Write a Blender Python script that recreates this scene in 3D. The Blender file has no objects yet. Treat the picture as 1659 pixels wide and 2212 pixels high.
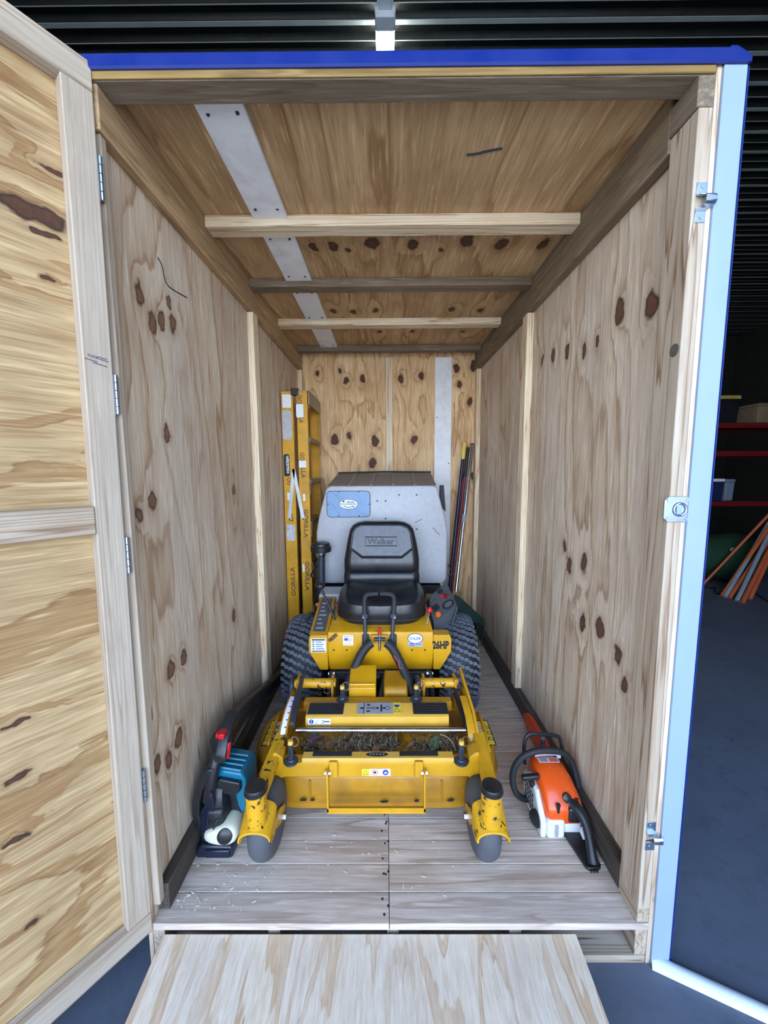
import bpy, bmesh, math, random
from mathutils import Vector, Matrix
random.seed(7)
S = bpy.context.scene
COL = S.collection
# ---------------------------------------------------------------- camera
FPX, CXP, CYP = 819.0, 829.5, 1106.0
PITCH, YAW, ROLL = .10879, -.004165, -.005517
CAM = Vector((-.0357, -1.0, 1.3525))
fw = Vector((math.sin(YAW)*math.cos(PITCH), math.cos(YAW)*math.cos(PITCH), -math.sin(PITCH)))
r0 = Vector((math.cos(YAW), -math.sin(YAW), 0)); u0 = r0.cross(fw)
rt = math.cos(ROLL)*r0 + math.sin(ROLL)*u0
up = -math.sin(ROLL)*r0 + math.cos(ROLL)*u0
cd = bpy.data.cameras.new('camera'); cam = bpy.data.objects.new('camera', cd); COL.objects.link(cam)
cd.sensor_fit = 'VERTICAL'; cd.sensor_height = 32.0; cd.sensor_width = 24.0
cd.lens = FPX/2212.0*32.0; cd.clip_start = .02; cd.clip_end = 200
cam.matrix_world = Matrix(((rt.x, up.x, -fw.x, CAM.x), (rt.y, up.y, -fw.y, CAM.y), (rt.z, up.z, -fw.z, CAM.z), (0, 0, 0, 1)))
S.camera = cam
def px(x, y, X=None, Y=None, Z=None):
    """photo pixel -> point on the plane X=, Y= or Z="""
    d = rt*((x-CXP)/FPX) - up*((y-CYP)/FPX) + fw
    if X is not None: t = (X-CAM.x)/d.x
    elif Y is not None: t = (Y-CAM.y)/d.y
    else: t = (Z-CAM.z)/d.z
    return CAM + d*t
# ---------------------------------------------------------------- light
W = bpy.data.worlds.new('sky'); S.world = W; W.use_nodes = True
nt = W.node_tree; nt.nodes.clear()
wo = nt.nodes.new('ShaderNodeOutputWorld'); bg = nt.nodes.new('ShaderNodeBackground')
tc = nt.nodes.new('ShaderNodeTexCoord'); sx = nt.nodes.new('ShaderNodeSeparateXYZ'); cr = nt.nodes.new('ShaderNodeValToRGB')
nt.links.new(tc.outputs['Generated'], sx.inputs[0]); nt.links.new(sx.outputs['Z'], cr.inputs[0])
cr.color_ramp.elements[0].position = 0.0; cr.color_ramp.elements[0].color = (.80, .90, 1.0, 1)
cr.color_ramp.elements[1].position = .9; cr.color_ramp.elements[1].color = (.20, .32, .56, 1)
e_ = cr.color_ramp.elements.new(.22); e_.color = (.52, .66, .90, 1)
e_ = cr.color_ramp.elements.new(.5); e_.color = (.30, .44, .72, 1)
nt.links.new(cr.outputs[0], bg.inputs['Color']); bg.inputs['Strength'].default_value = 3.0
nt.links.new(bg.outputs[0], wo.inputs['Surface'])
sd = bpy.data.lights.new('sun', 'SUN'); sd.energy = 5.0; sd.angle = math.radians(.6); sd.color = (1.0, .95, .86)
sun = bpy.data.objects.new('sun', sd); COL.objects.link(sun)
sun.rotation_euler = Vector((.35, -.60, -1.0)).to_track_quat('-Z', 'Y').to_euler()   # high sun behind the shed roof: lights the yard in front
S.view_settings.view_transform = 'Standard'; S.view_settings.look = 'None'
S.view_settings.gamma = 1.0; S.view_settings.use_curve_mapping = False
S.view_settings.exposure = 1.68
S.cycles.max_bounces = 12; S.cycles.diffuse_bounces = 8; S.cycles.glossy_bounces = 3
S.cycles.use_denoising = True
S.cycles.sample_clamp_indirect = 6.0
# ---------------------------------------------------------------- mesh helpers
def V(*a): return Vector(a)
def frame(o, r, u):
    r = Vector(r).normalized(); u = Vector(u); n = r.cross(u).normalized(); u = n.cross(r)
    return Matrix(((r.x, u.x, n.x, o[0]), (r.y, u.y, n.y, o[1]), (r.z, u.z, n.z, o[2]), (0, 0, 0, 1)))
def axis_frame(p0, p1):
    d = (Vector(p1)-Vector(p0)).normalized()
    a = Vector((0, 0, 1)) if abs(d.z) < .9 else Vector((0, 1, 0))
    x = a.cross(d).normalized(); y = d.cross(x)
    return x, y, d
class MB:
    def __init__(s): s.v = []; s.f = []
    def add(s, vs, fs, M=None):
        k = len(s.v)
        for p in vs:
            p = Vector(p); s.v.append(M @ p if M is not None else p)
        for f in fs: s.f.append([i+k for i in f])
        return s
    def box(s, a, b, M=None):
        x0, y0, z0 = a; x1, y1, z1 = b
        return s.add([(x0,y0,z0),(x1,y0,z0),(x1,y1,z0),(x0,y1,z0),(x0,y0,z1),(x1,y0,z1),(x1,y1,z1),(x0,y1,z1)],
                     [(3,2,1,0),(4,5,6,7),(0,1,5,4),(1,2,6,5),(2,3,7,6),(3,0,4,7)], M)
    def beam(s, p0, p1, w, h, upv=(0, 0, 1)):
        p0 = Vector(p0); p1 = Vector(p1); d = (p1-p0); L = d.length; d.normalize()
        r = d.cross(Vector(upv))
        r = r.normalized() if r.length > 1e-5 else Vector((1, 0, 0)); u = r.cross(d)
        M = Matrix(((r.x, d.x, u.x, p0.x), (r.y, d.y, u.y, p0.y), (r.z, d.z, u.z, p0.z), (0, 0, 0, 1)))
        return s.box((-w/2, 0, -h/2), (w/2, L, h/2), M)
    def rings(s, R, cap=True, closed=False, M=None):
        n = len(R[0]); vs = [p for r in R for p in r]; fs = []
        m = len(R)
        for i in range(m if closed else m-1):
            j = (i+1) % m
            for k in range(n):
                l = (k+1) % n
                fs.append((i*n+k, i*n+l, j*n+l, j*n+k))
        if cap and not closed:
            fs.append(tuple(range(n-1, -1, -1))); fs.append(tuple((m-1)*n+k for k in range(n)))
        return s.add(vs, fs, M)
    def cyl(s, p0, p1, r0, r1=None, n=16):
        if r1 is None: r1 = r0
        x, y, d = axis_frame(p0, p1); R = []
        for p, r in ((Vector(p0), r0), (Vector(p1), r1)):
            R.append([p + (x*math.cos(2*math.pi*k/n)+y*math.sin(2*math.pi*k/n))*r for k in range(n)])
        return s.rings(R)
    def lathe(s, o, ax, prof, n=24):
        """prof: (distance along axis, radius)"""
        o = Vector(o); x, y, d = axis_frame((0, 0, 0), ax); R = []
        for t, r in prof:
            R.append([o + d*t + (x*math.cos(2*math.pi*k/n)+y*math.sin(2*math.pi*k/n))*max(r, 1e-4) for k in range(n)])
        return s.rings(R)
    def tube(s, pts, r, n=10, closed=False):
        pts = [Vector(p) for p in pts]; R = []; m = len(pts); prev = None
        for i, p in enumerate(pts):
            a = pts[i-1] if (i or closed) else p; b = pts[(i+1) % m] if (i < m-1 or closed) else p
            d = (b-a).normalized()
            if prev is None:
                x = axis_frame((0, 0, 0), d)[0]
            else:
                x = prev - d*prev.dot(d); x.normalize()
            prev = x; y = d.cross(x); rr = r[i] if isinstance(r, (list, tuple)) else r
            R.append([p + (x*math.cos(2*math.pi*k/n)+y*math.sin(2*math.pi*k/n))*rr for k in range(n)])
        return s.rings(R, cap=not closed, closed=closed)
    def prism(s, poly, a, b, axis='X', M=None):
        """poly of 2-D points extruded along an axis; X: (y,z)  Y: (x,z)  Z: (x,y)"""
        def P(q, t): return (t, q[0], q[1]) if axis == 'X' else (q[0], t, q[1]) if axis == 'Y' else (q[0], q[1], t)
        n = len(poly); vs = [P(q, a) for q in poly]+[P(q, b) for q in poly]
        fs = [tuple(range(n-1, -1, -1)), tuple(range(n, 2*n))]+[(k, (k+1) % n, n+(k+1) % n, n+k) for k in range(n)]
        return s.add(vs, fs, M)
    def sphere(s, c, r, n=12, sc=(1, 1, 1), M=None):
        c = Vector(c); R = []
        for i in range(1, n//2):
            t = math.pi*i/(n//2)
            R.append([c+Vector((math.sin(t)*math.cos(2*math.pi*k/n)*sc[0], math.sin(t)*math.sin(2*math.pi*k/n)*sc[1], -math.cos(t)*sc[2]))*r for k in range(n)])
        return s.rings(R, M=M)
def smooth_path(pts, it=2, closed=False):
    pts = [Vector(p) for p in pts]
    for _ in range(it):
        q = [] if closed else [pts[0]]
        m = len(pts)
        for i in range(m if closed else m-1):
            a, b = pts[i], pts[(i+1) % m]
            q += [a*.75+b*.25, a*.25+b*.75]
        if not closed: q.append(pts[-1])
        pts = q
    return pts
def rrect(w, h, r, n=4, cx=0, cy=0):
    o = []
    for (sx_, sy_, a0) in ((1, 1, 0), (-1, 1, 90), (-1, -1, 180), (1, -1, 270)):
        for k in range(n+1):
            a = math.radians(a0+90*k/n)
            o.append((cx+sx_*(w/2-r)+r*math.cos(a), cy+sy_*(h/2-r)+r*math.sin(a)))
    return o
ORG = {}
def finish(me, ang=35):
    bm = bmesh.new(); bm.from_mesh(me); bmesh.ops.recalc_face_normals(bm, faces=bm.faces)
    ca = math.radians(ang)
    for e in bm.edges:
        e.smooth = len(e.link_faces) == 2 and e.calc_face_angle(0) < ca
    for f in bm.faces: f.smooth = True
    bm.to_mesh(me); bm.free()
def ob(name, mb, m, parent=None, bev=0, sub=0, world=True, label=None, ang=35, seg=2):
    """link the shapes of mb as one mesh object; world coordinates are turned into the root's own frame"""
    off = ORG.get(parent.name, Vector((0, 0, 0))) if (parent is not None and world) else Vector((0, 0, 0))
    me = bpy.data.meshes.new(name); me.from_pydata([tuple(p-off) for p in mb.v], [], mb.f); me.update()
    finish(me, ang); me.materials.append(m)
    o = bpy.data.objects.new(name, me); COL.objects.link(o)
    if parent is not None: o.parent = parent; ORG[o.name] = off
    if bev:
        b = o.modifiers.new('bevel', 'BEVEL'); b.width = bev; b.segments = seg; b.limit_method = 'ANGLE'; b.angle_limit = math.radians(40)
    if sub:
        q = o.modifiers.new('subsurf', 'SUBSURF'); q.levels = sub; q.render_levels = sub
    if label: o['label'] = label
    return o
def tag(o, label, cat=None, group=None, kind=None):
    o['label'] = label
    if cat: o['category'] = cat
    if group: o['group'] = group
    if kind: o['kind'] = kind
    return o
def thing(name, loc, label, cat, group=None, rotz=0):
    o = bpy.data.objects.new(name, None); COL.objects.link(o); o.location = loc; o.rotation_euler = (0, 0, rotz); o.empty_display_size = .1
    ORG[o.name] = Vector(loc)
    return tag(o, label, cat, group)
def struct(name, label, cat=None):
    o = bpy.data.objects.new(name, None); COL.objects.link(o); o['kind'] = 'structure'; o['label'] = label
    if cat: o['category'] = cat
    ORG[o.name] = Vector((0, 0, 0)); return o
def text(body, M, w, h, m, parent, fat=0.0, name='lettering', world=True, depth=.0006, sp=1.0):
    """flat letters fitted to w x h, centred on the frame M (x right, y up, z out)"""
    cu = bpy.data.curves.new('t', 'FONT'); cu.body = body; cu.size = 1; cu.align_x = 'CENTER'; cu.align_y = 'CENTER'
    cu.offset = fat; cu.resolution_u = 3; cu.space_character = sp
    t = bpy.data.objects.new('t', cu); COL.objects.link(t)
    dg = bpy.context.evaluated_depsgraph_get(); me0 = t.evaluated_get(dg).to_mesh()
    co = [Vector(v.co) for v in me0.vertices]; fs = [list(p.vertices) for p in me0.polygons]
    t.evaluated_get(dg).to_mesh_clear(); bpy.data.objects.remove(t); bpy.data.curves.remove(cu)
    if not co: return None
    x0 = min(c.x for c in co); x1 = max(c.x for c in co); y0 = min(c.y for c in co); y1 = max(c.y for c in co)
    mb = MB()
    mb.add([((c.x-(x0+x1)/2)*w/(x1-x0), (c.y-(y0+y1)/2)*h/(y1-y0), depth) for c in co], fs, M)
    off = ORG.get(parent.name, Vector((0, 0, 0))) if world else Vector((0, 0, 0))
    me = bpy.data.meshes.new(name); me.from_pydata([tuple(p-off) for p in mb.v], [], mb.f); me.materials.append(m)
    o = bpy.data.objects.new(name, me); COL.objects.link(o); o.parent = parent; ORG[o.name] = off
    return o
# ---------------------------------------------------------------- materials
def lin(c):
    return tuple(((x/255)/12.92 if x/255 <= .04045 else ((x/255+.055)/1.055)**2.4) for x in c)+(1,)
class NT:
    def __init__(s, name):
        s.m = bpy.data.materials.new(name); s.m.use_nodes = True; s.t = s.m.node_tree
        s.b = s.t.nodes['Principled BSDF']
    def n(s, typ, **k):
        x = s.t.nodes.new('ShaderNode'+typ)
        for a, v in k.items(): setattr(x, a, v)
        return x
    def l(s, a, b): s.t.links.new(a, b)
    def put(s, sock, v):
        if isinstance(v, bpy.types.NodeSocket): s.l(v, sock)
        else: sock.default_value = v
    def math(s, op, a, b=None, c=None, clamp=False):
        x = s.n('Math', operation=op); x.use_clamp = clamp; s.put(x.inputs[0], a)
        if b is not None: s.put(x.inputs[1], b)
        if c is not None: s.put(x.inputs[2], c)
        return x.outputs[0]
    def vmath(s, op, a, b=None):
        x = s.n('VectorMath', operation=op); s.put(x.inputs[0], a)
        if b is not None: s.put(x.inputs[1], b)
        return x.outputs['Value'] if op in ('DISTANCE', 'LENGTH', 'DOT_PRODUCT') else x.outputs[0]
    def noise(s, vec, scale, detail=2, rough=.5, dist=0):
        x = s.n('TexNoise'); s.l(vec, x.inputs['Vector']); x.inputs['Scale'].default_value = scale
        x.inputs['Detail'].default_value = detail; x.inputs['Roughness'].default_value = rough; x.inputs['Distortion'].default_value = dist
        return x.outputs['Fac']
    def ramp(s, fac, stops, interp='LINEAR'):
        x = s.n('ValToRGB'); s.l(fac, x.inputs[0]); e = x.color_ramp.elements; x.color_ramp.interpolation = interp
        while len(e) < len(stops): e.new(.5)
        for i, (p, c) in enumerate(stops):
            e[i].position = p; e[i].color = c if len(c) == 4 else lin(c)
        return x.outputs[0]
    def mr(s, v, a, b, c=0, d=1):
        x = s.n('MapRange'); s.l(v, x.inputs[0])
        for i, q in enumerate((a, b, c, d)): x.inputs[i+1].default_value = q
        return x.outputs[0]
    def mix(s, fac, a, b, mode='MIX'):
        x = s.n('Mix', data_type='RGBA', blend_type=mode); s.put(x.inputs[0], fac)
        s.put(x.inputs[6], a); s.put(x.inputs[7], b); return x.outputs[2]
    def obj(s, rnd=False):
        t = s.n('TexCoord').outputs['Object']
        if rnd:
            r = s.n('ObjectInfo').outputs['Random']
            t = s.vmath('ADD', t, s.scalev((17.3, 31.1, 23.9), r))
        return t
    def scalev(s, vec, f):
        x = s.n('VectorMath', operation='SCALE'); s.put(x.inputs[0], vec); s.put(x.inputs['Scale'], f); return x.outputs[0]
    def bump(s, h, strength=.2, dist=.002):
        x = s.n('Bump'); x.inputs['Strength'].default_value = strength; x.inputs['Distance'].default_value = dist
        s.l(h, x.inputs['Height']); s.l(x.outputs[0], s.b.inputs['Normal'])
def mat(name, col, rough=.5, metal=0, var=.12, scale=9, bump=0, spec=.5, dirt=None, dirt_amt=.5, chips=0, coat=0, bscale=60):
    t = NT(name); v = t.obj()
    c0 = Vector(lin(col)[:3])
    n1 = t.noise(v, scale, 4, .6)
    c = t.ramp(n1, [(.3, tuple(c0*(1-var))+(1,)), (.7, tuple(c0*(1+var))+(1,))])
    if dirt:
        d = t.noise(v, scale*.55, 5, .7, .4); c = t.mix(t.mr(d, .48, .75, 0, dirt_amt), c, lin(dirt))
    rr = t.mr(n1, .3, .7, max(rough-.07, .02), min(rough+.07, 1))
    if chips:
        d = t.noise(v, 38, 3, .6, .6); k = t.math('GREATER_THAN', d, 1-chips); c = t.mix(k, c, lin((42, 36, 30)))
    t.l(c, t.b.inputs['Base Color']); t.l(rr, t.b.inputs['Roughness'])
    t.b.inputs['Metallic'].default_value = metal; t.b.inputs['Specular IOR Level'].default_value = spec
    if coat: t.b.inputs['Coat Weight'].default_value = coat; t.b.inputs['Coat Roughness'].default_value = .08
    if bump: t.bump(t.noise(v, bscale, 3), bump, .002)
    return t.m
def wood(name, along, light, mid, dark, freq=5.0, low=1.6, knots=(), rnd=False, fine=.25, tone=.35, gray=None, flecks=0, stretch=.12, kcol=(62, 34, 22), rough=.62, kst=.62, medw=.5, sharp=False, line=.5, kamp=1.6, dash=.55, white=0):
    """along: grain axis.  contour bands like rotary-cut veneer, fine fibres, tone patches, knots at real places"""
    t = NT(name); v = t.obj(rnd); i = 'XYZ'.index(along)
    sc = [1, 1, 1]; sc[i] = stretch
    q = t.vmath('MULTIPLY', v, tuple(sc))
    f = t.noise(q, low, 2.5, .5, .5)
    warp = t.noise(q, low*5, 3, .55); f = t.math('ADD', f, t.math('MULTIPLY', warp, .12))
    dmin = None
    if knots:
        ks = [1, 1, 1]; ks[i] = kst; kv = t.vmath('MULTIPLY', v, tuple(ks))
        wv = t.n('TexNoise'); t.l(v, wv.inputs['Vector']); wv.inputs['Scale'].default_value = 22; wv.inputs['Detail'].default_value = 2
        kv = t.vmath('ADD', kv, t.vmath('ADD', t.scalev(wv.outputs['Color'], .034), (-.017, -.017, -.017)))
        for (P, r) in knots:
            d = t.math('DIVIDE', t.vmath('DISTANCE', kv, tuple(a*b for a, b in zip(P, ks))), r)
            dmin = d if dmin is None else t.math('MINIMUM', dmin, d)
        f = t.math('ADD', f, t.math('MULTIPLY', t.math('EXPONENT', t.math('MULTIPLY', dmin, -.42)), kamp/freq*.45))
    ring = t.math('FRACT', t.math('MULTIPLY', f, freq*2))
    sc2 = [1, 1, 1]; sc2[i] = .025
    q2 = t.vmath('MULTIPLY', v, tuple(sc2)); fib = t.noise(q2, 190, 3, .6)
    med = t.noise(q2, 26, 3, .6)
    c = t.ramp(ring, [(0, light), (.35, light), (.72, tuple(a*.55+b*.45 for a, b in zip(light, mid))), (.90, tuple(a*(1-line)+b*line for a, b in zip(mid, dark))), (.98, light)], 'EASE')
    if sharp:
        c = t.ramp(ring, [(0, light), (.50, light), (.53, mid), (.70, tuple(a*.6+b*.4 for a, b in zip(mid, light))), (.80, tuple(a*.6+b*.4 for a, b in zip(mid, dark))), (.83, light)])
    c = t.mix(t.mr(med, .44, .68, 0, medw), c, lin(mid))
    patch = t.noise(t.vmath('MULTIPLY', v, tuple(x*.6 if x == 1 else .22 for x in sc)), 7, 5, .65, .8)
    c = t.mix(t.mr(patch, .52, .66, 0, .45), c, lin(tuple(a*.6+b*.4 for a, b in zip(mid, dark))))
    ton = t.noise(v, 2.1, 3, .55)
    c = t.mix(t.mr(ton, .42, .72, 0, tone), c, lin(dark))
    if gray:
        g = t.noise(q, 4.3, 4, .6); c = t.mix(t.mr(g, .44, .66, 0, .65), c, lin(gray))
    c = t.mix(1.0, c, t.ramp(fib, [(.25, (1-fine, 1-fine*1.1, 1-fine*1.25, 1)), (.65, (1.0, 1.0, 1.0, 1))]), 'MULTIPLY')
    sd_ = [1, 1, 1]; sd_[i] = .07
    da = t.noise(t.vmath('MULTIPLY', v, tuple(sd_)), 95, 2.5, .55)
    c = t.mix(t.mr(da, .54, .68, 0, dash), c, lin(tuple(a*.5+b*.5 for a, b in zip(mid, dark))))
    c = t.mix(t.mr(da, .42, .30, 0, dash), c, lin(tuple(min(255, a*1.05+6) for a in light)))
    if flecks:
        sf = [1, 1, 1]; sf[i] = .16
        k = t.noise(t.vmath('MULTIPLY', v, tuple(sf)), 30, 2, .5); c = t.mix(t.mr(k, .76-flecks*.1, .80-flecks*.1, 0, .8), c, lin(kcol))
    if white:
        k = t.noise(t.vmath('MULTIPLY', v, tuple(sc)), 9, 4, .65); c = t.mix(t.mr(k, .69, .71, 0, .9), c, lin((228, 222, 212)))
    if knots:
        c = t.mix(t.mr(dmin, 2.2, .9, 0, .4), c, lin(dark)); c = t.mix(t.mr(dmin, 1.15, .85, 0, .95), c, lin(tuple(x*.72 for x in kcol)))
        c = t.mix(t.mr(dmin, .82, .6, 0, .6), c, lin(tuple(x*1.35 for x in kcol)))
        kn_ = t.noise(v, 90, 3, .6)
        c = t.mix(t.math('MULTIPLY', t.mr(dmin, .8, .5, 0, 1), t.mr(kn_, .35, .6, 0, .45)), c, lin(tuple(x*1.5 for x in kcol)))
    t.l(c, t.b.inputs['Base Color']); t.b.inputs['Roughness'].default_value = rough
    t.b.inputs['Specular IOR Level'].default_value = .3
    t.bump(fib, .15, .001)
    return t.m
# ---------------------------------------------------------------- wood of the shed
HW, LB, GZ = .747, 2.25, -.14          # half width inside, depth inside, concrete level (shed floor is 0)
def kn(lst, **pl):
    return [(tuple(px(x, y, **pl)), r) for x, y, r in lst]
M_left = wood('plywood_left', 'Z', (222,205,180), (190,162,132), (150,114,84), 7, 2.0, kn([(301,634,.022),(330,699,.02),(349,694,.02),(373,697,.02),(365,653,.014),(329,1084,.02),(300,1113,.018),(266,1011,.02),(385,1597,.022),(365,1640,.02),(340,1651,.018),(397,1420,.02),(370,1445,.02),(505,1330,.02),(505,1060,.018),(360,935,.016)], X=-HW), gray=(208,195,178), flecks=.15, kcol=(98,72,54))
M_right = wood('plywood_right', 'Z', (224,208,184), (190,164,134), (146,112,82), 6, 2.2, kn([(1338,672,.026),(1408,658,.026),(1262,755,.017),(1262,1218,.022),(1230,1222,.022),(1258,1345,.023),(1296,1358,.026),(1335,1417,.022),(1350,1480,.017),(1195,770,.019),(1220,1180,.016),(1290,735,.014),(1225,760,.018),(1172,775,.018)], X=HW), gray=(208,195,178), flecks=.25, kcol=(80,56,42))
M_rear = wood('plywood_rear', 'Z', (240,208,160), (214,172,122), (168,120,76), 8, 1.8, kn([(686,807,.02),(735,800,.012),(748,823,.022),(784,818,.022),(866,818,.025),(910,813,.022),(723,949,.03),(754,940,.02),(810,952,.03),(895,950,.026),(805,1000,.03),(985,795,.025),(1022,790,.025),(992,830,.02),(1015,868,.025),(1005,1030,.022),(1022,1030,.022)], Y=LB), kamp=2.6, kcol=(66,38,26))
M_ceil = wood('plywood_ceiling', 'Y', (216,182,136), (182,144,100), (140,102,66), 4, 2.4, kn([(677,533,.018),(720,533,.022),(804,525,.03),(891,528,.022),(1008,522,.026),(1084,527,.026),(752,541,.012),(953,540,.012),(1172,528,.022),(720,672,.02),(763,674,.018),(812,670,.016),(976,668,.018),(1037,670,.018),(962,693,.016),(820,716,.015),(890,716,.015),(1000,716,.015)], Z=2.318), gray=(182,150,108), tone=.5, kcol=(62,38,26))
M_pine = {a: wood('pine_'+a, a, (236,220,190), (212,184,144), (176,138,96), 12, 9, rnd=True, fine=.14, tone=.12, stretch=.02, medw=.15, dash=.25, line=1) for a in 'XYZ'}
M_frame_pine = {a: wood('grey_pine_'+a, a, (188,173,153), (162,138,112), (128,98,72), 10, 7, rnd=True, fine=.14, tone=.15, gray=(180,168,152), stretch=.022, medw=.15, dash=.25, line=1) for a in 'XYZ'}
M_oldpine = {a: wood('weathered_pine_'+a, a, (150,132,108), (120,102,80), (92,76,58), 9, 7, rnd=True, fine=.3, tone=.45, gray=(112,104,92), stretch=.04) for a in 'XYZ'}
M_plate = {a: wood('dark_plate_'+a, a, (92,84,76), (72,64,58), (46,42,40), 10, 8, rnd=True, fine=.4, tone=.5, stretch=.03) for a in 'XY'}
M_plank = wood('floor_board', 'X', (220,203,186), (194,174,156), (154,130,110), 7, 3.5, rnd=True, fine=.26, tone=.3, gray=(196,186,178), stretch=.06)
M_white = mat('white_board', (236,237,238), .55, var=.04, dirt=(150,148,146), dirt_amt=.35)
M_bolt = mat('zinc', (176,190,206), .32, metal=1, var=.04, scale=12)
M_dark = mat('dark_hole', (26,22,20), .8)
M_blue = mat('blue_paint', (6,34,112), .35, var=.05)
M_flash = mat('white_steel_flashing', (142,162,192), .35, var=.02)
# ---------------------------------------------------------------- floor
fl = struct('floor', 'shed floor of short weathered boards')
rows = int(LB/.0875)+1
me_row = {}
for r in range(rows):
    y0 = -.004+r*.0875
    for k, (xa, xb) in enumerate(((-HW, -.0315), (-.0295, HW))):
        if k not in me_row:
            me_row[k] = ob('floor_plank', MB().box((xa, .0012, -.022), (xb, .0863, 0)), M_plank, fl, bev=.0015)
            o = me_row[k]
        else:
            o = me_row[k].copy(); COL.objects.link(o)
        o.location = (0, y0, random.uniform(-.0008, .0008))
nails = MB()
for r in range(14):
    for dx in (-.006, .004, -.012):
        x = -.034+dx-abs(random.gauss(0, .004)); y = r*.0875+random.uniform(.01, .08)
        nails.cyl((x, y, -.001), (x, y, .0012), .0035, n=8)
ob('nail', nails, M_dark, fl)['kind'] = 'stuff'
for x in (-.73, -.38, -.02, .35, .73):
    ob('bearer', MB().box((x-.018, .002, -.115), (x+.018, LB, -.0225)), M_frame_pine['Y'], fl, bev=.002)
for y in (.0, 1.0, 2.1):
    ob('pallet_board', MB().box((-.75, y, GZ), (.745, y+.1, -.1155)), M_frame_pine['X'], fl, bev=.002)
# ---------------------------------------------------------------- walls
wl = struct('wall_left', 'plywood side wall of the shed beside the open door')
wr = struct('wall_right', 'plywood side wall of the shed with latch keepers on its post')
wb = struct('wall_back', 'knotty plywood end wall of the shed')
M_tan = wood('rail_tan', 'Y', (196,164,122), (168,136,98), (134,104,74), 8, 5, fine=.2, stretch=.05, gray=(150,128,100))
for w, s, m, ys in ((wl, -1, M_left, 1.05), (wr, 1, M_right, 1.085)):
    a, b = (s*HW, s*(HW+.012))
    for y0, y1 in ((.0, ys+.035), (ys+.036, LB+.012)):
        ob('plywood_sheet', MB().box((min(a, b), y0, GZ), (max(a, b), y1, 2.318)), m, w)
    xi = s*(HW-.035); lo, hi = min(xi, a), max(xi, a)
    mp, mr_ = (M_pine, M_oldpine)
    ob('stud', MB().box((lo, ys, .089), (hi, ys+.07, 2.17)), M_pine['Z'], w, bev=.002)
    ob('stud', MB().box((lo, LB-.07, .089), (hi, LB, 2.17)), M_pine['Z'], w, bev=.002)
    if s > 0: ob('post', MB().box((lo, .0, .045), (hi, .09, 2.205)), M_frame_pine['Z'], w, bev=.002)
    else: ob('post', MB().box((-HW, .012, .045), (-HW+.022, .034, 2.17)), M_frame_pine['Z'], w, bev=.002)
    ob('bottom_plate', MB().box((lo, .091 if s > 0 else .036, .0005), (hi, LB, .088)), M_plate['Y'], w, bev=.002)
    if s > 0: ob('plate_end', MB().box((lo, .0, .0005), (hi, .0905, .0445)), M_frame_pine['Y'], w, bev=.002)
    if s > 0: ob('top_plate', MB().box((min(s*(HW-(.03 if s < 0 else .04)), a), .0, 2.171 if s < 0 else 2.206), (max(s*(HW-(.03 if s < 0 else .04)), a), .0895, 2.275)), M_oldpine['Y'], w, bev=.002)
    if s < 0: ob('upper_rail', MB().box((-HW, .061, 2.272), (-HW+.03, LB, 2.3165)), M_tan, w)
    ob('top_rail', MB().box((min(s*(HW-(.03 if s < 0 else .04)), a), .09 if s > 0 else .003, 2.172), (max(s*(HW-(.03 if s < 0 else .04)), a), LB, 2.3165 if s > 0 else 2.2715)), M_tan if s < 0 else M_oldpine['Y'], w, bev=.003)
# flashing on the outside corner beside the opening
ob('corner_flashing', MB().prism([(HW+.013, -.006), (HW+.066, -.006), (HW+.072, .0), (HW+.072, .06), (HW+.066, .06), (HW+.066, .002), (HW+.013, .002)], GZ+.004, 2.2885, 'Z'), M_flash, wr, label='white steel corner flashing')
ob('flashing_edge', MB().box((HW+.0722, -.003, GZ+.001), (HW+.0745, .06, 2.288)), M_blue, wr, label='blue folded edge of the flashing')
# latch keepers
for (x, y) in ((1514, 438), (1405, 1806)):
    p = px(x, y, Y=-.001); k = MB(); z = p.z; cx = p.x
    pts = [(z+.045, .0), (z+.018, .0), (z+.012, -.006), (z+.010, -.016), (z+.004, -.02), (z-.006, -.02), (z-.011, -.014), (z-.013, -.004), (z-.02, 0), (z-.045, 0)]
    for i in range(len(pts)-1):
        sh = .010 if 3 <= i <= 6 else 0
        (za, ya), (zb, yb) = pts[i], pts[i+1]
        k.beam((cx+sh, ya-.0012, za), (cx+sh, yb-.0012, zb), .026, .0024, (0, -1, 0) if abs(za-zb) > abs(ya-yb) else (0, 0, 1))
    o = ob('latch_keeper', k, M_bolt, wr, bev=.0006)
    for dz in (.034, -.034):
        ob('screw', MB().cyl((cx, -.004, z+dz), (cx, -.002, z+dz), .004, .0045, 10), M_bolt, o)
p = px(1461, 1100, Y=-.001)
o = ob('latch_plate', MB().prism([(p.x+a*.034, p.z+b*.034) for a, b in ((-1, -.7), (-.7, -1), (1, -1), (1, 1), (-.7, 1), (-1, .7))], -.004, -.001, 'Y'), M_bolt, wr, bev=.0008)
ob('latch_ring', MB().tube([(p.x+.006+.016*math.cos(t*math.pi/8), -.006, p.z+.016*math.sin(t*math.pi/8)) for t in range(16)], .003, 8, True), M_bolt, o)
ob('latch_bolt', MB().box((p.x-.004, -.009, p.z-.013), (p.x+.008, -.004, p.z+.013)), M_flash, o, bev=.001)
for a in (-1, 1):
    for b in (-1, 1):
        ob('screw', MB().cyl((p.x+a*.025, -.0058, p.z+b*.025), (p.x+a*.025, -.004, p.z+b*.025), .004, .0045, 10), M_bolt, o)
# knot on the post, real plug shape
q = px(1456, 757, X=HW-.0355)
ob('knot', MB().lathe((HW-.0345, q.y, q.z), (-1, 0, 0), [(0, .017), (.0012, .016), (.0016, .008)], 14), mat('knot', (92,84,76), .7, var=.4, scale=60), wr)
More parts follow.
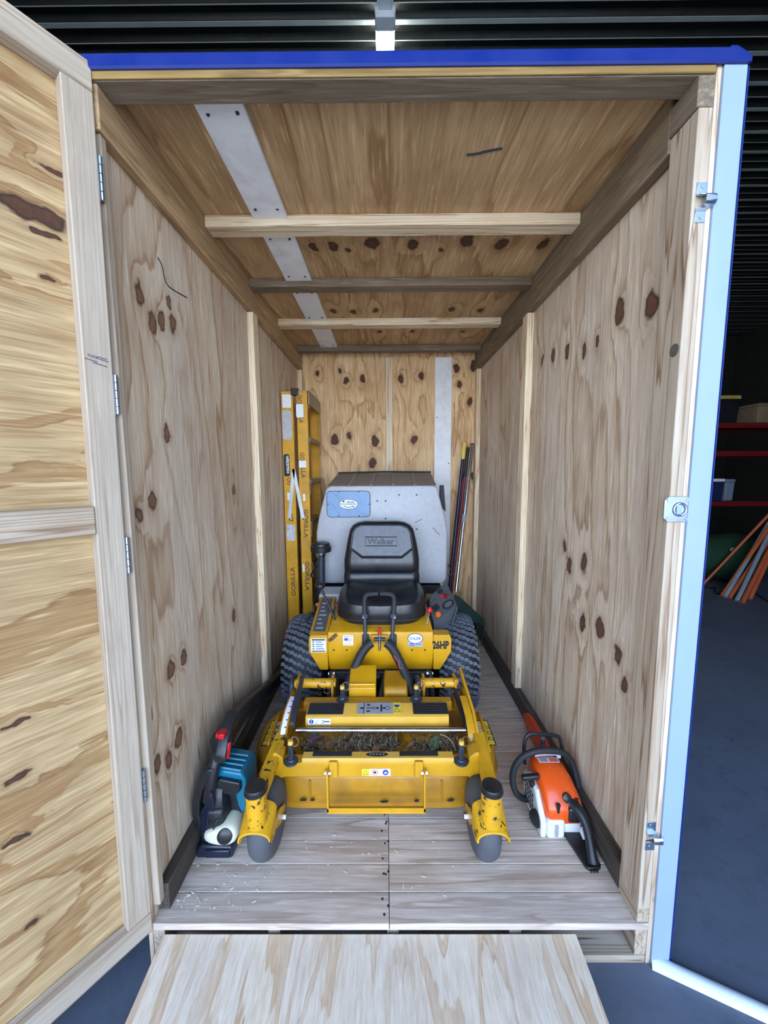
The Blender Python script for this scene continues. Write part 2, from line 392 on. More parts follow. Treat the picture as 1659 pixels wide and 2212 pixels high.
# end wall
for x0, x1 in ((-HW, -.001), (.001, HW)):
    ob('plywood_sheet', MB().box((x0, LB, GZ), (x1, LB+.012, 2.318)), M_rear, wb)
a, b = px(833, 780, Y=LB-.018).x, px(848, 780, Y=LB-.018).x
ob('batten', MB().box((a, LB-.018, .02), (b, LB-.0005, 2.276)), M_pine['Z'], wb, bev=.002)
a, b = px(940, 780, Y=LB-.016).x, px(977, 780, Y=LB-.016).x
o = ob('white_board', MB().box((a, LB-.016, .02), (b, LB-.0005, 2.276)), M_white, wb, bev=.002, label='white painted board')
for (x, y) in ((944, 902), (969, 1001)):
    q = px(x, y, Y=LB-.016); ob('screw', MB().cyl((q.x, q.y-.001, q.z), (q.x, q.y+.004, q.z), .005, n=8), M_dark, o)
# ---------------------------------------------------------------- ceiling and roof
ce = struct('ceiling', 'plywood shed ceiling crossed by timber joists')
for y0, y1 in ((.02, 1.05), (1.051, LB+.012)):
    ob('plywood_sheet', MB().box((-HW-.01, y0, 2.318), (HW+.012, y1, 2.332)), M_ceil, ce)
J = [(0.0, .06, M_oldpine), (.545, .068, M_pine), (1.02, .07, M_oldpine), (1.53, .07, M_pine), (2.05, .07, M_oldpine)]
xa, xb = -HW+.031, HW-.041
for i, (y, d, m) in enumerate(J):
    if i == 0:
        ob('front_beam', MB().box((-HW, y, 2.272), (HW, y+d, 2.3175)), m['X'], ce, bev=.002)
    else:
        ob('joist', MB().box((xa, y, 2.276), (xb, y+d, 2.3175)), m['X'], ce, bev=.002)
ob('fascia', MB().box((-HW, -.005, 2.273), (HW-.004, -.0005, 2.318)), wood('fascia_wood', 'X', (150,122,70), (126,100,54), (96,72,40), 8, 6, fine=.2, stretch=.04), ce, bev=.002)
sc_ = mat('screw_head', (60,56,52), .5, metal=.6)
for i in range(4):
    y0 = J[i][0]+J[i][1]+.0005; y1 = J[i+1][0]-.0005
    o = ob('white_board', MB().box((-.530, y0, 2.302), (-.402, y1, 2.3175)), M_white, ce, bev=.0015, label='white painted board between joists')
    for yy in (y0+.06, y1-.05):
        for xx in (-.505, -.425):
            ob('screw', MB().cyl((xx, yy+random.uniform(-.01, .01), 2.3035), (xx, yy, 2.3005), .005, n=8), sc_, o)
rf = MB()
prof = [(-.009, 2.289), (-.0125, 2.293), (-.0125, 2.318), (-.009, 2.322), (-.0055, 2.322), (-.0055, 2.289)]
rf.prism(prof, -HW-.004, HW+.02, 'X')
rf.prism([(HW+.02, 2.289), (HW+.070, 2.289), (HW+.070, 2.300), (HW+.062, 2.307), (HW+.034, 2.322), (HW+.02, 2.322)], -.0125, -.0055, 'Y')
ob('roof_edging', rf, M_blue, ce, label='blue metal roof edging')
ob('roof_sheet', MB().box((-HW-.012, .02, 2.333), (HW+.02, LB+.02, 2.338)), M_blue, ce)
# ---------------------------------------------------------------- open door
dd = Vector((-.571, -.821, 0)).normalized(); dn = Vector((-dd.y, dd.x, 0)); HINGE = Vector((-.742, -.006, 0))
door = struct('door_1', 'open plywood shed door with pine frame')
door.location = HINGE; door.rotation_euler = (Matrix.Rotation(.0095, 4, 'Y') @ Matrix.Rotation(math.atan2(dd.y, dd.x), 4, 'Z')).to_euler()
def dpx(x, y, w=0):
    d = rt*((x-CXP)/FPX) - up*((y-CYP)/FPX) + fw
    P = CAM + d*(((HINGE+dn*w-CAM).dot(dn))/d.dot(dn)) - HINGE
    return (P.dot(dd), w, P.z)
dk = [(dpx(x, y, -.036), r) for x, y, r in ((45,455,.019),(70,500,.008),(100,370,.006),(20,1567,.008),(32,1683,.008),(46,1810,.008),(52,2005,.007),(162,997,.004),(85,600,.006))]
M_door = wood('plywood_door', 'X', (196,168,124), (164,128,84), (118,82,52), 4, 3.2, dk, kst=.3, fine=.4, tone=.35, stretch=.16, kcol=(64,40,28), white=1, flecks=.2, sharp=True, medw=.4)
DW = 1.50
ob('plywood_panel', MB().box((0, -.048, -.018), (DW, -.036, 2.306)), M_door, door, world=False)
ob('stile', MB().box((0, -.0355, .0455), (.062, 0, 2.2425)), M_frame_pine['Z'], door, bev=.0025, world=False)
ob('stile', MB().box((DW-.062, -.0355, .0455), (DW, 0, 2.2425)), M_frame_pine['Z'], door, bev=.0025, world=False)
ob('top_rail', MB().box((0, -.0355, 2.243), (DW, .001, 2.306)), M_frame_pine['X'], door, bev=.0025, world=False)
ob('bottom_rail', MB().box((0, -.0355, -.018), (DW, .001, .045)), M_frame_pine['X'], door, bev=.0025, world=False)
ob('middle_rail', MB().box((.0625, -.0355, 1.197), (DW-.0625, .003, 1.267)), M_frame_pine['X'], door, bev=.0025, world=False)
for z in (2.06, 1.55, 1.13, .45):
    h = MB().box((-.0035, -.036, z-.05), (-.0005, -.004, z+.05))
    for k in range(5): h.cyl((-.006, -.002, z-.05+k*.02+.001), (-.006, -.002, z-.05+(k+1)*.02-.001), .0045, n=10)
    ob('hinge', h, M_bolt, door, world=False)
M_stamp = mat('stamp_ink', (88,86,100), .8)
u_, _, z_ = dpx(187, 770); text('MGP10', frame((u_, .0002, z_), (1, 0, .15), (.15, 0, -1)), .022, .007, M_stamp, door, .02, world=False)
for (xq, yq, L) in ((208, 774, .018), (211, 779, .020), (183, 778, .026), (203, 788, .030)):
    u_, _, z_ = dpx(xq, yq); ob('stamp_mark', MB().box((-L/2, -.0012, 0), (L/2, .0012, .0006), frame((u_, .0002, z_), (1, 0, .15), (.15, 0, -1))), M_stamp, door, world=False)
# ---------------------------------------------------------------- loading ramp
rl, rr_ = px(352, 2008, Y=-.012), px(1245, 2008, Y=-.012)
M_ramp = wood('plywood_ramp', 'Y', (220,205,184), (196,168,136), (166,132,98), 5, 4.0, fine=.2, tone=.12, gray=(212,202,188), stretch=.07, sharp=True, medw=.2, dash=.3)
ramp = tag(ob('loading_ramp', MB().prism([(-.010, -.026), (-.010, -.042), (-.95, GZ+.001), (-.97, GZ+.001)], rl.x, rr_.x, 'X'), M_ramp), 'pale plywood loading ramp leading up to the shed floor', 'ramp')
# ---------------------------------------------------------------- garage around the shed
def concrete(name, a, b, c):
    t = NT(name); v = t.obj(); n1 = t.noise(v, 1.4, 6, .65); n2 = t.noise(v, 14, 6, .7); n3 = t.noise(t.vmath('MULTIPLY', v, (1, .4, 1)), 9, 5, .7, .6)
    col = t.mix(t.mr(n1, .35, .7), lin(a), lin(b)); col = t.mix(t.mr(n2, .5, .75, 0, .5), col, lin(c))
    col = t.mix(t.mr(n3, .66, .74, 0, .8), col, lin(tuple(x*.55 for x in c)))
    t.l(col, t.b.inputs['Base Color']); t.b.inputs['Roughness'].default_value = .6; t.bump(n2, .1, .003); return t.m
M_con = concrete('garage_concrete', (86,95,110), (102,110,124), (62,68,78))
GX0, GX1, GY0, GY1, GCZ = -5.0, 7.6, -2.2, 7.6, 4.2
gr = tag(ob('ground', MB().box((GX0, GY0, GZ-.1), (GX1, GY1, GZ)), M_con), 'grey stained concrete garage floor', kind='structure')
yard = tag(ob('ground', MB().box((-30, -40, GZ-.11), (30, GY0-.001, GZ-.01)), concrete('driveway', (196,190,180), (208,202,192), (168,162,154))), 'pale driveway outside the garage', kind='structure')
M_roof = mat('dark_roof_steel', (24,28,26), .42, metal=.0, var=.35, scale=30)
M_lip = mat('bright_steel_lap', (150,160,156), .45, var=.1)
prof = []; lips = []
y = 1.745-.206*19
prof.append((GY0, GCZ))
while y < GY1-.22:
    prof += [(y+.018, GCZ), (y+.03, GCZ+.035), (y+.09, GCZ+.035), (y+.102, GCZ), (y+.108, GCZ), (y+.12, GCZ+.03), (y+.176, GCZ+.03), (y+.188, GCZ)]; lips.append(y); y += .206
prof.append((GY1, GCZ))
top = [(GY1, GCZ+.06), (GY0, GCZ+.06)]
gc = tag(ob('ceiling_garage', MB().prism(prof+top, GX0, GX1, 'X'), M_roof), 'dark corrugated steel garage roof', kind='structure')
for y in lips:
    ob('sheet_lap', MB().box((GX0, y-.014, GCZ-.004), (GX1, y+.014, GCZ-.0005)), M_lip, gc)
    ob('sheet_seam', MB().box((GX0, y+.1025, GCZ-.003), (GX1, y+.1075, GCZ-.0005)), M_lip, gc)
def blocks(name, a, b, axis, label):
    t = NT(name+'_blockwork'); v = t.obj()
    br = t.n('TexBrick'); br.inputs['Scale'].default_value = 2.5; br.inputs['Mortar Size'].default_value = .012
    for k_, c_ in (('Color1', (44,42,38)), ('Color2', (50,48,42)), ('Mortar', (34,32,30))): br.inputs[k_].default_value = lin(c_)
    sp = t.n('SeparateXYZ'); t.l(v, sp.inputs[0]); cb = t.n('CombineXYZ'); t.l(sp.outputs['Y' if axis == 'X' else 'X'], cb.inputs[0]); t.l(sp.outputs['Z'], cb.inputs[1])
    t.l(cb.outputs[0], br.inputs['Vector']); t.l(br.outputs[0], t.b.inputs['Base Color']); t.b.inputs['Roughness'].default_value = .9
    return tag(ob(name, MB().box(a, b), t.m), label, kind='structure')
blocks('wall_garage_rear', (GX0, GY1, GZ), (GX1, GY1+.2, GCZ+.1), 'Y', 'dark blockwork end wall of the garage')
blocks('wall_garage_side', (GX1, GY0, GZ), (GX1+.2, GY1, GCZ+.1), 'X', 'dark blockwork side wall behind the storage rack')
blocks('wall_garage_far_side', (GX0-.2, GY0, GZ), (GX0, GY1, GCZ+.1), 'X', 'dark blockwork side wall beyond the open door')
fwl = struct('wall_daylight_blocker', 'unseen front wall added to keep daylight off the garage')  # unseen wall with an opening, added to darken the garage interior
M_fw = mat('blocker_render', (120,118,112), .9)
for nm, a_, b_ in (('blocker_pier', (GX0, GY0-.2, GZ), (-2.6, GY0-.002, GCZ+.1)), ('blocker_pier', (2.3, GY0-.2, GZ), (GX1, GY0-.002, GCZ+.1)), ('blocker_lintel', (-2.6, GY0-.2, 3.5), (2.3, GY0-.002, GCZ+.1))): ob(nm, MB().box(a_, b_), M_fw, fwl)
# ceiling light
lt = thing('ceiling_light', (-.017, 1.73, GCZ-.1), 'lit white batten light under the corrugated garage roof', 'light')
M_cap = mat('light_cap', (206,216,220), .4, var=.03)
te = NT('lit_diffuser'); te.b.inputs['Emission Color'].default_value = (.96, .98, 1, 1); te.b.inputs['Emission Strength'].default_value = 8; te.b.inputs['Base Color'].default_value = (.9, .9, .9, 1)
a = px(808, 50, Z=GCZ-.08); b = px(856, 50, Z=GCZ-.08); ya = px(830, 66, Z=GCZ-.10).y; yb = px(830, 32, Z=GCZ-.1).y
x0, x1 = a.x+.01, b.x-.01
ob('diffuser', MB().prism([(x0+.008, GCZ-.10), (x1-.008, GCZ-.10), (x1, GCZ-.09), (x1, GCZ-.05), (x0, GCZ-.05), (x0, GCZ-.09)], ya+.001, ya+1.2, 'Y'), te.m, lt)
ob('end_cap', MB().prism([(x0, GCZ-.108), (x1, GCZ-.108), (x1+.006, GCZ-.06), (x1+.006, GCZ-.045), (x0-.006, GCZ-.045), (x0-.006, GCZ-.06)], yb, ya, 'Y'), M_cap, lt, bev=.006)
ob('housing', MB().box((x0+.02, yb-.25, GCZ-.075), (x1-.02, yb-.001, GCZ-.003)), M_cap, lt, bev=.004)
ob('backplate', MB().box((x0+.01, yb, GCZ-.0445), (x1-.01, ya+1.2, GCZ-.003)), M_cap, lt)
# ---------------------------------------------------------------- riding mower
M_yel = mat('yellow_paint', (200,146,14), .36, var=.10, dirt=(120,84,34), dirt_amt=.28, coat=.25)
M_deck = mat('dirty_yellow_paint', (176,124,16), .42, var=.14, scale=7, dirt=(104,74,36), dirt_amt=.6, coat=.15)
M_chip = mat('chipped_yellow_paint', (200,148,16), .42, var=.1, dirt=(110,80,40), dirt_amt=.3, chips=.40)
M_lip = mat('worn_pale_yellow_paint', (216,166,60), .5, var=.1, dirt=(190,160,110), dirt_amt=.5)
M_rub = mat('black_rubber', (30,31,34), .62, var=.2, scale=20)
M_tread = mat('tread_rubber', (84,90,100), .6, var=.2, scale=25)
M_tyre = mat('worn_caster_rubber', (74,76,80), .7, var=.15, scale=14, bump=.1)
M_blk = mat('black_plastic', (28,29,32), .38, var=.2, scale=20)
M_vinyl = mat('black_vinyl', (22,23,26), .33, var=.15, scale=30, bump=.08, spec=.6, bscale=300)
M_slate = mat('slate_steel', (52,58,68), .45, metal=.3, var=.2, scale=15, dirt=(30,26,22), dirt_amt=.4)
M_frame = mat('black_frame', (20,21,24), .5, var=.3, scale=10)
M_gplas = mat('grey_plastic', (178,180,184), .5, var=.05, scale=60, bump=.06, dirt=(150,146,140), dirt_amt=.35)
M_lidm = mat('dusty_lid', (124,114,104), .6, var=.12, scale=16, dirt=(96,86,76), dirt_amt=.5)
M_steel = mat('bright_steel', (190,196,204), .22, metal=1, var=.15, scale=30)
M_red = mat('red_plastic', (188,24,30), .3, var=.08)
M_pink = mat('faded_red_rubber', (190,112,108), .6, var=.08)
M_orange_l = mat('amber_lens', (220,96,30), .2, var=.1)
M_ink = mat('black_ink', (22,22,24), .6, var=.02)
M_wlab = mat('white_label', (226,228,232), .5, var=.03, dirt=(176,176,176), dirt_amt=.3)
M_ylab = mat('yellow_label', (226,196,60), .5, var=.03)
M_glab = mat('grey_label', (150,152,158), .5, var=.06, dirt=(96,96,98), dirt_amt=.4)
M_dlab = mat('dark_label', (76,78,84), .5, var=.05)
M_blab = mat('blue_grey_plate', (120,150,186), .45, var=.06, scale=14)
M_bink = mat('blue_ink', (34,58,160), .5, var=.02)
M_gink = mat('green_ink', (60,140,104), .5, var=.02)
M_rink = mat('red_ink', (190,60,66), .5, var=.02)
M_rust = mat('rusty_hub', (112,84,58), .6, metal=.4, var=.3, scale=40)
FWD = lambda p: frame(p, (1, 0, 0), (0, 0, 1))        # a plane facing the opening (-Y)
TOP = lambda p: frame(p, (1, 0, 0), (0, 1, 0))        # a plane facing up
mw = thing('riding_mower', (-.07, .6, 0), 'yellow riding mower with a black seat and grey grass catcher', 'mower')
DC = Vector((-.083, .61, 0))
# --- deck
def stadium(off, n=12):
    """rounded plan outline of the deck, grown outwards by off"""
    o = []; hw_, y0, y1 = .523, .345, .835
    for cx_, cy_, r, a0 in ((hw_-.235, y0+.235, .235, -90), (hw_-.22, y1-.22, .22, 0), (-hw_+.22, y1-.22, .22, 90), (-hw_+.235, y0+.235, .235, 180)):
        for k in range(n+1):
            a = math.radians(a0+90*k/n); o.append((DC.x+cx_+math.cos(a)*(r+off), cy_+math.sin(a)*(r+off)))
    return o
R = [[Vector((x, y, z)) for x, y in stadium(off)] for off, z in ((-.01, .058), (.012, .056), (.013, .078), (.002, .086), (0, .165), (-.006, .180), (-.016, .188), (-.03, .19))]
deck = ob('mower_deck', MB().rings(R), M_deck, mw, ang=30)
for x in (-.333, .176):
    ob('weld_seam', MB().tube([(x, DC.y-.268, .086), (x, DC.y-.268, .165)], .004, 6), M_deck, deck)
# inner raised deck shells
for x in (-.30, .14):
    ob('spindle_cover', MB().lathe((x, .60, .189), (0, 0, 1), [(0, .12), (.03, .115), (.045, .08), (.05, .02)], 28), M_deck, deck)
# chips on the skirt
for xq, yq, w in ((655, 1727, .03), (830, 1731, .035), (900, 1729, .02), (973, 1728, .03), (675, 1727, .02)):
    p = px(xq, yq, Y=DC.y-.279); ob('paint_chip', MB().prism([(p.x-w/2, p.z-.002), (p.x-w*.2, p.z-.007), (p.x+w*.3, p.z-.006), (p.x+w/2, p.z+.002), (p.x, p.z+.003)], DC.y-.2795, DC.y-.2775, 'Y'), M_ink, deck)
# --- front beam, arms and casters
bm_ = ob('front_beam', MB().box((-.458, .30, .215), (.306, .345, .2725)), M_yel, mw, bev=.003)
for s, x in ((-1, -.458), (1, .306)):
    ob('gusset', MB().prism([(x, .215), (x-s*.0, .315), (x-s*.012, .315), (x-s*.036, .296), (x-s*.036, .215)], .296, .350, 'Y'), M_yel, bm_, bev=.002)
for s, a, b in ((-1, (-.452, .41, .302), (-.470, .125, .262)), (1, (.330, .41, .302), (.314, .125, .262))):
    ob('caster_arm', MB().beam(a, b, .046, .034), M_chip if s < 0 else M_yel, mw, bev=.003)
def caster(xc, xt):
    c = bpy.data.objects.new('caster', None); COL.objects.link(c); c.parent = mw; ORG[c.name] = ORG[mw.name]
    zc, yc, r, w = .123, .232, .123, .045
    ob('tyre', MB().lathe((xc-w, yc, zc), (1, 0, 0), [(0, .062), (.002, .093), (.010, .110), (.022, .119), (.036, .123), (2*w-.036, .123), (2*w-.022, .119), (2*w-.010, .110), (2*w-.002, .093), (2*w, .062)], 44), M_tyre, c, ang=50)
    ob('hub', MB().lathe((xc-w-.003, yc, zc), (1, 0, 0), [(0, .018), (.001, .03), (.008, .034), (.010, .064), (2*w-.004, .064), (2*w-.002, .034), (2*w+.005, .03), (2*w+.006, .018)], 24), M_rust, c)
    ob('pivot_tube', MB().lathe((xt, .125, .20), (0, 0, 1), [(0, .033), (.118, .033), (.12, .030)], 26), M_chip, c)
    ob('pivot_cap', MB().lathe((xt, .125, .318), (0, 0, 1), [(0, .034), (.002, .0365), (.007, .0365), (.009, .034), (.014, .035), (.021, .032), (.024, .022), (.025, .004)], 26), M_blk, c)
    def arch(y, zt, rr, leg):
        out, inn = [], []
        for k in range(13):
            a = math.pi*k/12
            out.append(Vector((xc+math.cos(a)*rr, y, zt-rr*.55+math.sin(a)*rr*.55)))
            inn.append(Vector((xc+math.cos(a)*(rr-.006), y, zt-rr*.55+math.sin(a)*(rr*.55-.006))))
        out = [Vector((xc+rr, y, leg))]+out+[Vector((xc-rr, y, leg))]; inn = [Vector((xc+rr-.006, y, leg))]+inn+[Vector((xc-rr+.006, y, leg))]
        return out+inn[::-1]
    ob('fork', MB().rings([arch(.088, .206, .053, .168), arch(.12, .222, .053, .172), arch(.168, .252, .053, .190)]), M_chip, c, bev=.001)
    for s in (-1, 1):
        x0 = xc+s*.053
        ob('fork_leg', MB().prism([(.10, .160), (.168, .190), (.20, .185), (.262, .145), (.264, .12), (.25, .105), (.23, .108), (.16, .148)], min(x0, x0-s*.006), max(x0, x0-s*.006), 'X'), M_chip, c, bev=.001)
        ob('axle_nut', MB().cyl((x0, yc, zc), (x0+s*.012, yc, zc), .013, n=6), M_steel, c)
    return c
caster(-.462, -.462); caster(.304, .304)
# --- guard bar hanging from the beam
for x in (-.253, .102):
    ob('guard_bracket', MB().box((x+(.004 if x < 0 else -.034), .288, .222), (x+(.034 if x < 0 else -.004), .2995, .284)), M_yel, mw, bev=.002)
    o = ob('guard_bar', MB().box((x-.0035, .262, .104), (x+.0035, .292, .258)), M_yel, mw, bev=.001)
    ob('bolt', MB().cyl((x-.012, .284, .245), (x+.012, .284, .245), .008, n=6), M_steel, o)
ob('guard_cross_bar', MB().box((-.2565, .262, .100), (.1055, .290, .106)).box((-.2565, .262, .106), (.1055, .266, .122)), M_yel, mw, bev=.001)
# --- front step
o = ob('front_step', MB().prism([(.300, .273), (.300, .284), (.304, .289), (.337, .289), (.337, .273)], -.352, .214, 'X'), M_lip, mw, bev=.0015)
for xa_, xb_ in ((676, 760), (863, 946)):
    ob('grip_strip', MB().box((px(xa_, 1650, Y=.32).x, .312, .289), (px(xb_, 1650, Y=.32).x, .336, .2915)), M_rub, o, bev=.001)
ob('oval_badge', MB().prism([(px(814, 1637, Z=.299).x+.042*math.cos(k*math.pi/10), .321+.010*math.sin(k*math.pi/10)) for k in range(20)], .289, .2902, 'Z'), M_ink, o)
for k in range(5): xk = px(814, 1637, Z=.3).x-.024+k*.012; ob('worn_mark', MB().box((xk-.003, .318, .2903), (xk+.003, .324, .2906)), M_glab, o)
# warning label on the beam
p = px(812, 1668, Y=.30)
lb = ob('warning_label', MB().box((p.x-.0235, .2988, p.z-.014), (p.x+.054, .2995, p.z+.014)), M_wlab, bm_)
ob('label_field', MB().box((p.x-.052, .2988, p.z-.014), (p.x-.0237, .2995, p.z+.014)), M_ylab, bm_)
def tri(c, s, m, parent, M=None, t=.0015, name='pictogram'):
    a = [(-s, -s*.7, 0), (s, -s*.7, 0), (0, s, 0)]
    F = M if M is not None else FWD(c)
    return ob(name, MB().tube([F @ Vector(q) for q in a], t, 4, True), m, parent)
def ring(c, s, m, parent, M=None, t=.0015, name='pictogram'):
    F = M if M is not None else FWD(c)
    return ob(name, MB().tube([F @ Vector((s*math.cos(k*math.pi/8), s*math.sin(k*math.pi/8), 0)) for k in range(16)], t, 4, True), m, parent)
tri((p.x-.038, .2985, p.z-.001), .010, M_ink, bm_, t=.001)
ring((p.x-.004, .2985, p.z), .010, M_rink, lb, t=.0012); ob('pictogram', MB().box((p.x-.009, .2982, p.z-.004), (p.x+.001, .2988, p.z+.004)), M_ink, lb)
ob('pictogram', MB().lathe((p.x+.036, .2987, p.z), (0, -1, 0), [(0, .011), (.0006, .011)], 18), M_bink, lb)
ob('pictogram', MB().box((p.x+.031, .2976, p.z-.004), (p.x+.041, .2981, p.z+.002)), M_wlab, lb)
# --- rear tread step
zt = .34
st = ob('tread_step', MB().prism([(.466, .296), (.463, .302), (.466, .338), (.472, .342), (.546, .351), (.546, .335), (.475, .325), (.475, .296)], -.372, .222, 'X'), M_lip, mw, bev=.0015)
for xa_, xb_ in ((664, 741), (893, 969)):
    x0, x1 = px(xa_, 1540, Z=.345).x, px(xb_, 1540, Z=.345).x
    g = ob('grip_pad', MB().prism([(.478, .3435), (.542, .3513), (.542, .3533), (.478, .3455)], x0, x1, 'X'), M_rub, st)
    rb = MB()
    for k in range(12):
        x = x0+(x1-x0)*(k+.5)/12; rb.prism([(.480, .3455), (.541, .3531), (.541, .3556), (.480, .348)], x-.002, x+.002, 'X')
    for k in range(5):
        y = .482+k*.0140; z = .3457+k*.00174; rb.box((x0, y-.002, z-.001), (x1, y+.002, z+.0022))
    ob('grip_ribs', rb, M_rub, g)['kind'] = 'stuff'
SL = lambda x, y: frame((x, y, .3426+(y-.472)*.119+.0008), (1, 0, 0), (0, 1, .119))
xa_, xb_ = px(771, 1536, Z=.347).x, px(848, 1536, Z=.347).x
o = ob('instruction_label', MB().box((-(xb_-xa_)/2, -.032, 0), ((xb_-xa_)/2, .032, .0008), SL((xa_+xb_)/2, .512)), M_glab, st)
PM = SL((xa_+xb_)/2, .512)
for (u0, v0, u1, v1) in ((-.062, -.004, -.048, .004), (-.034, -.002, -.012, .002), (-.034, .014, -.020, .022), (-.034, -.022, -.020, -.014), (.006, -.005, .016, .005), (.024, -.02, .031, .02), (.033, -.004, .044, .004)):
    ob('pictogram', MB().box((u0, v0, .0009), (u1, v1, .0013), PM), M_ink, o)
for u0, r_ in ((-.006, .007), (.054, .010)): ring(None, r_, M_ink, o, PM @ Matrix.Translation((u0, 0, .001)), .0012)
ob('label_divider', MB().box((-.001, -.032, .0009), (.002, .032, .0012), SL(xa_+.028, .512)), M_ink, o)
x2 = px(867, 1536, Z=.347).x
o = ob('warning_label', MB().box((-(x2-xb_)/2+.002, -.032, 0), ((x2-xb_)/2, .032, .0008), SL((x2+xb_)/2, .512)), M_ylab, st)
ob('pictogram', MB().lathe(SL((x2+xb_)/2, .527) @ Vector((0, 0, .0008)), (0, 0, 1), [(0, .012), (.0006, .012)], 18), M_bink, o)
tri(None, .013, M_ink, o, SL((x2+xb_)/2, .500) @ Matrix.Translation((0, 0, .001)), .0012)
p = px(690, 1558, Y=.464)
lb = ob('service_label', MB().box((p.x-.047, .4618, p.z-.0135), (p.x+.047, .4628, p.z+.0135)), M_wlab, st)
ob('pictogram', MB().lathe((p.x-.033, .4618, p.z), (0, -1, 0), [(0, .0095), (.0006, .0095)], 18), M_bink, lb)
text('!', FWD((p.x-.033, .4608, p.z)), .003, .014, M_wlab, lb, .02)
ob('pictogram', MB().beam((p.x-.016, .4613, p.z-.008), (p.x-.004, .4613, p.z+.007), .0006, .003, (0, -1, 0)), M_ink, lb)
ob('pictogram', MB().box((p.x+.018, .461, p.z-.002), (p.x+.042, .4617, p.z+.002)).box((p.x+.012, .461, p.z-.006), (p.x+.018, .4617, p.z-.003)).box((p.x+.012, .461, p.z+.003), (p.x+.018, .4617, p.z+.006)), M_ink, lb)
# --- cross rod, side brackets, height ruler and lever
ra, rb_ = px(640, 1577, Y=.432), px(1006, 1577, Y=.432)
ob('cross_rod', MB().cyl(ra, rb_, .0095, n=18), M_steel, mw)
def arc(x, w, pts, t=.006):
    """curved strip lying along Y, width w across X"""
    R = []
    for y, z in pts: R.append([Vector((x-w/2, y, z-t/2)), Vector((x+w/2, y, z-t/2)), Vector((x+w/2, y, z+t/2)), Vector((x-w/2, y, z+t/2))])
    return MB().rings(R)
AP = [(.362, .205), (.366, .255), (.378, .292), (.41, .325), (.455, .349), (.51, .362), (.57, .364)]
lbk = ob('height_bracket', arc(-.447, .03, AP), M_yel, mw)
ob('bracket_web', MB().prism([(.362, .192)]+AP+[(.62, .36), (.70, .34), (.70, .192)], -.4635, -.459, 'X'), M_yel, lbk)
RP = [(y-.004, z+.0045) for y, z in AP[2:]]
rl_ = ob('height_ruler', arc(-.447, .022, RP, .0012), M_wlab, lbk, label='white graduated scale')
tk = MB()
for k in range(8):
    f_ = k/7*(len(RP)-1); i_ = min(int(f_), len(RP)-2); q = f_-i_
    y = RP[i_][0]*(1-q)+RP[i_+1][0]*q; z = RP[i_][1]*(1-q)+RP[i_+1][1]*q
    tk.box((-.445, y-.002, z), (-.437, y+.002, z+.0022))
ob('tick_mark', tk, M_bink, rl_)['kind'] = 'stuff'; ob('ruler_border', arc(-.4365, .0015, [(y, z+.0006) for y, z in RP], .0012).rings([[Vector((-.458, y, z)), Vector((-.4565, y, z)), Vector((-.4565, y, z+.0014)), Vector((-.458, y, z+.0014))] for y, z in RP]), M_rink, rl_)
lv = MB(); lv.rings([[Vector((x-w, y, z)), Vector((x+w, y, z)), Vector((x+w, y, z+.012)), Vector((x-w, y, z+.012))] for x, y, z, w in ((-.428, .76, .40, .004), (-.426, .66, .385, .007), (-.422, .55, .372, .013), (-.418, .46, .345, .013), (-.416, .42, .325, .010))])
o = ob('height_lever', lv, M_slate, mw, bev=.002)
ob('pivot_bolt', MB().cyl((-.417, .425, .335), (-.417, .420, .344), .008, n=10), M_steel, o)
sp = [(-.405+.014*math.cos(k*.9)*(1-k/160), .385-.0006*k+.002, .215+k*.0013+.014*math.sin(k*.9)) for k in range(66)]
ob('spring', MB().tube(sp, .003, 5), M_slate, mw)
rbk = ob('height_bracket', arc(.300, .028, AP), M_yel, mw)
ob('bracket_web', MB().prism([(.362, .192)]+AP+[(.62, .36), (.70, .34), (.70, .192)], .312, .3165, 'X'), M_chip, rbk)
ob('side_plate', MB().prism([(.40, .32), (.47, .36), (.76, .395), (.76, .375), (.48, .335), (.42, .30)], .318, .330, 'X'), M_yel, rbk, bev=.001)
ob('rod_arm', MB().beam((.288, .435, .318), (.272, .74, .36), .012, .03), M_rub, mw)
# --- four height pins
def pin(x, y, z, h):
    o = ob('height_pin', MB().cyl((x, y, z), (x, y, z+h), .0105, n=14), M_slate, mw, bev=.001)
    ob('washer', MB().lathe((x, y, z), (0, 0, 1), [(0, .024), (.004, .027), (.008, .026), (.012, .017), (.018, .015)], 20), M_slate, o)
    ob('pin_tip', MB().cyl((x, y, z+h), (x, y, z+h+.014), .0108, .009, 14), M_lip, o)
    hl = MB()
    for k in range(4): hl.cyl((x, y-.0112, z+.028+k*(h-.04)/4), (x, y-.0095, z+.028+k*(h-.04)/4), .003, n=8)
    ob('adjustment_hole', hl, M_ink, o)['kind'] = 'stuff'
    ob('clip_ring', MB().tube([(x+.016+.015*math.cos(k*math.pi/7), y-.004, z+h+.012+.019*math.sin(k*math.pi/7)) for k in range(14)], .002, 6, True), M_steel, o)
for (xq, yq, z, h) in ((629, 1647, .273, .075), (996, 1647, .273, .075), (738, 1522, .345, .055), (900, 1520, .345, .055)):
    q = px(xq, yq, Z=z); pin(q.x, q.y if z < .3 else .575, z, h)
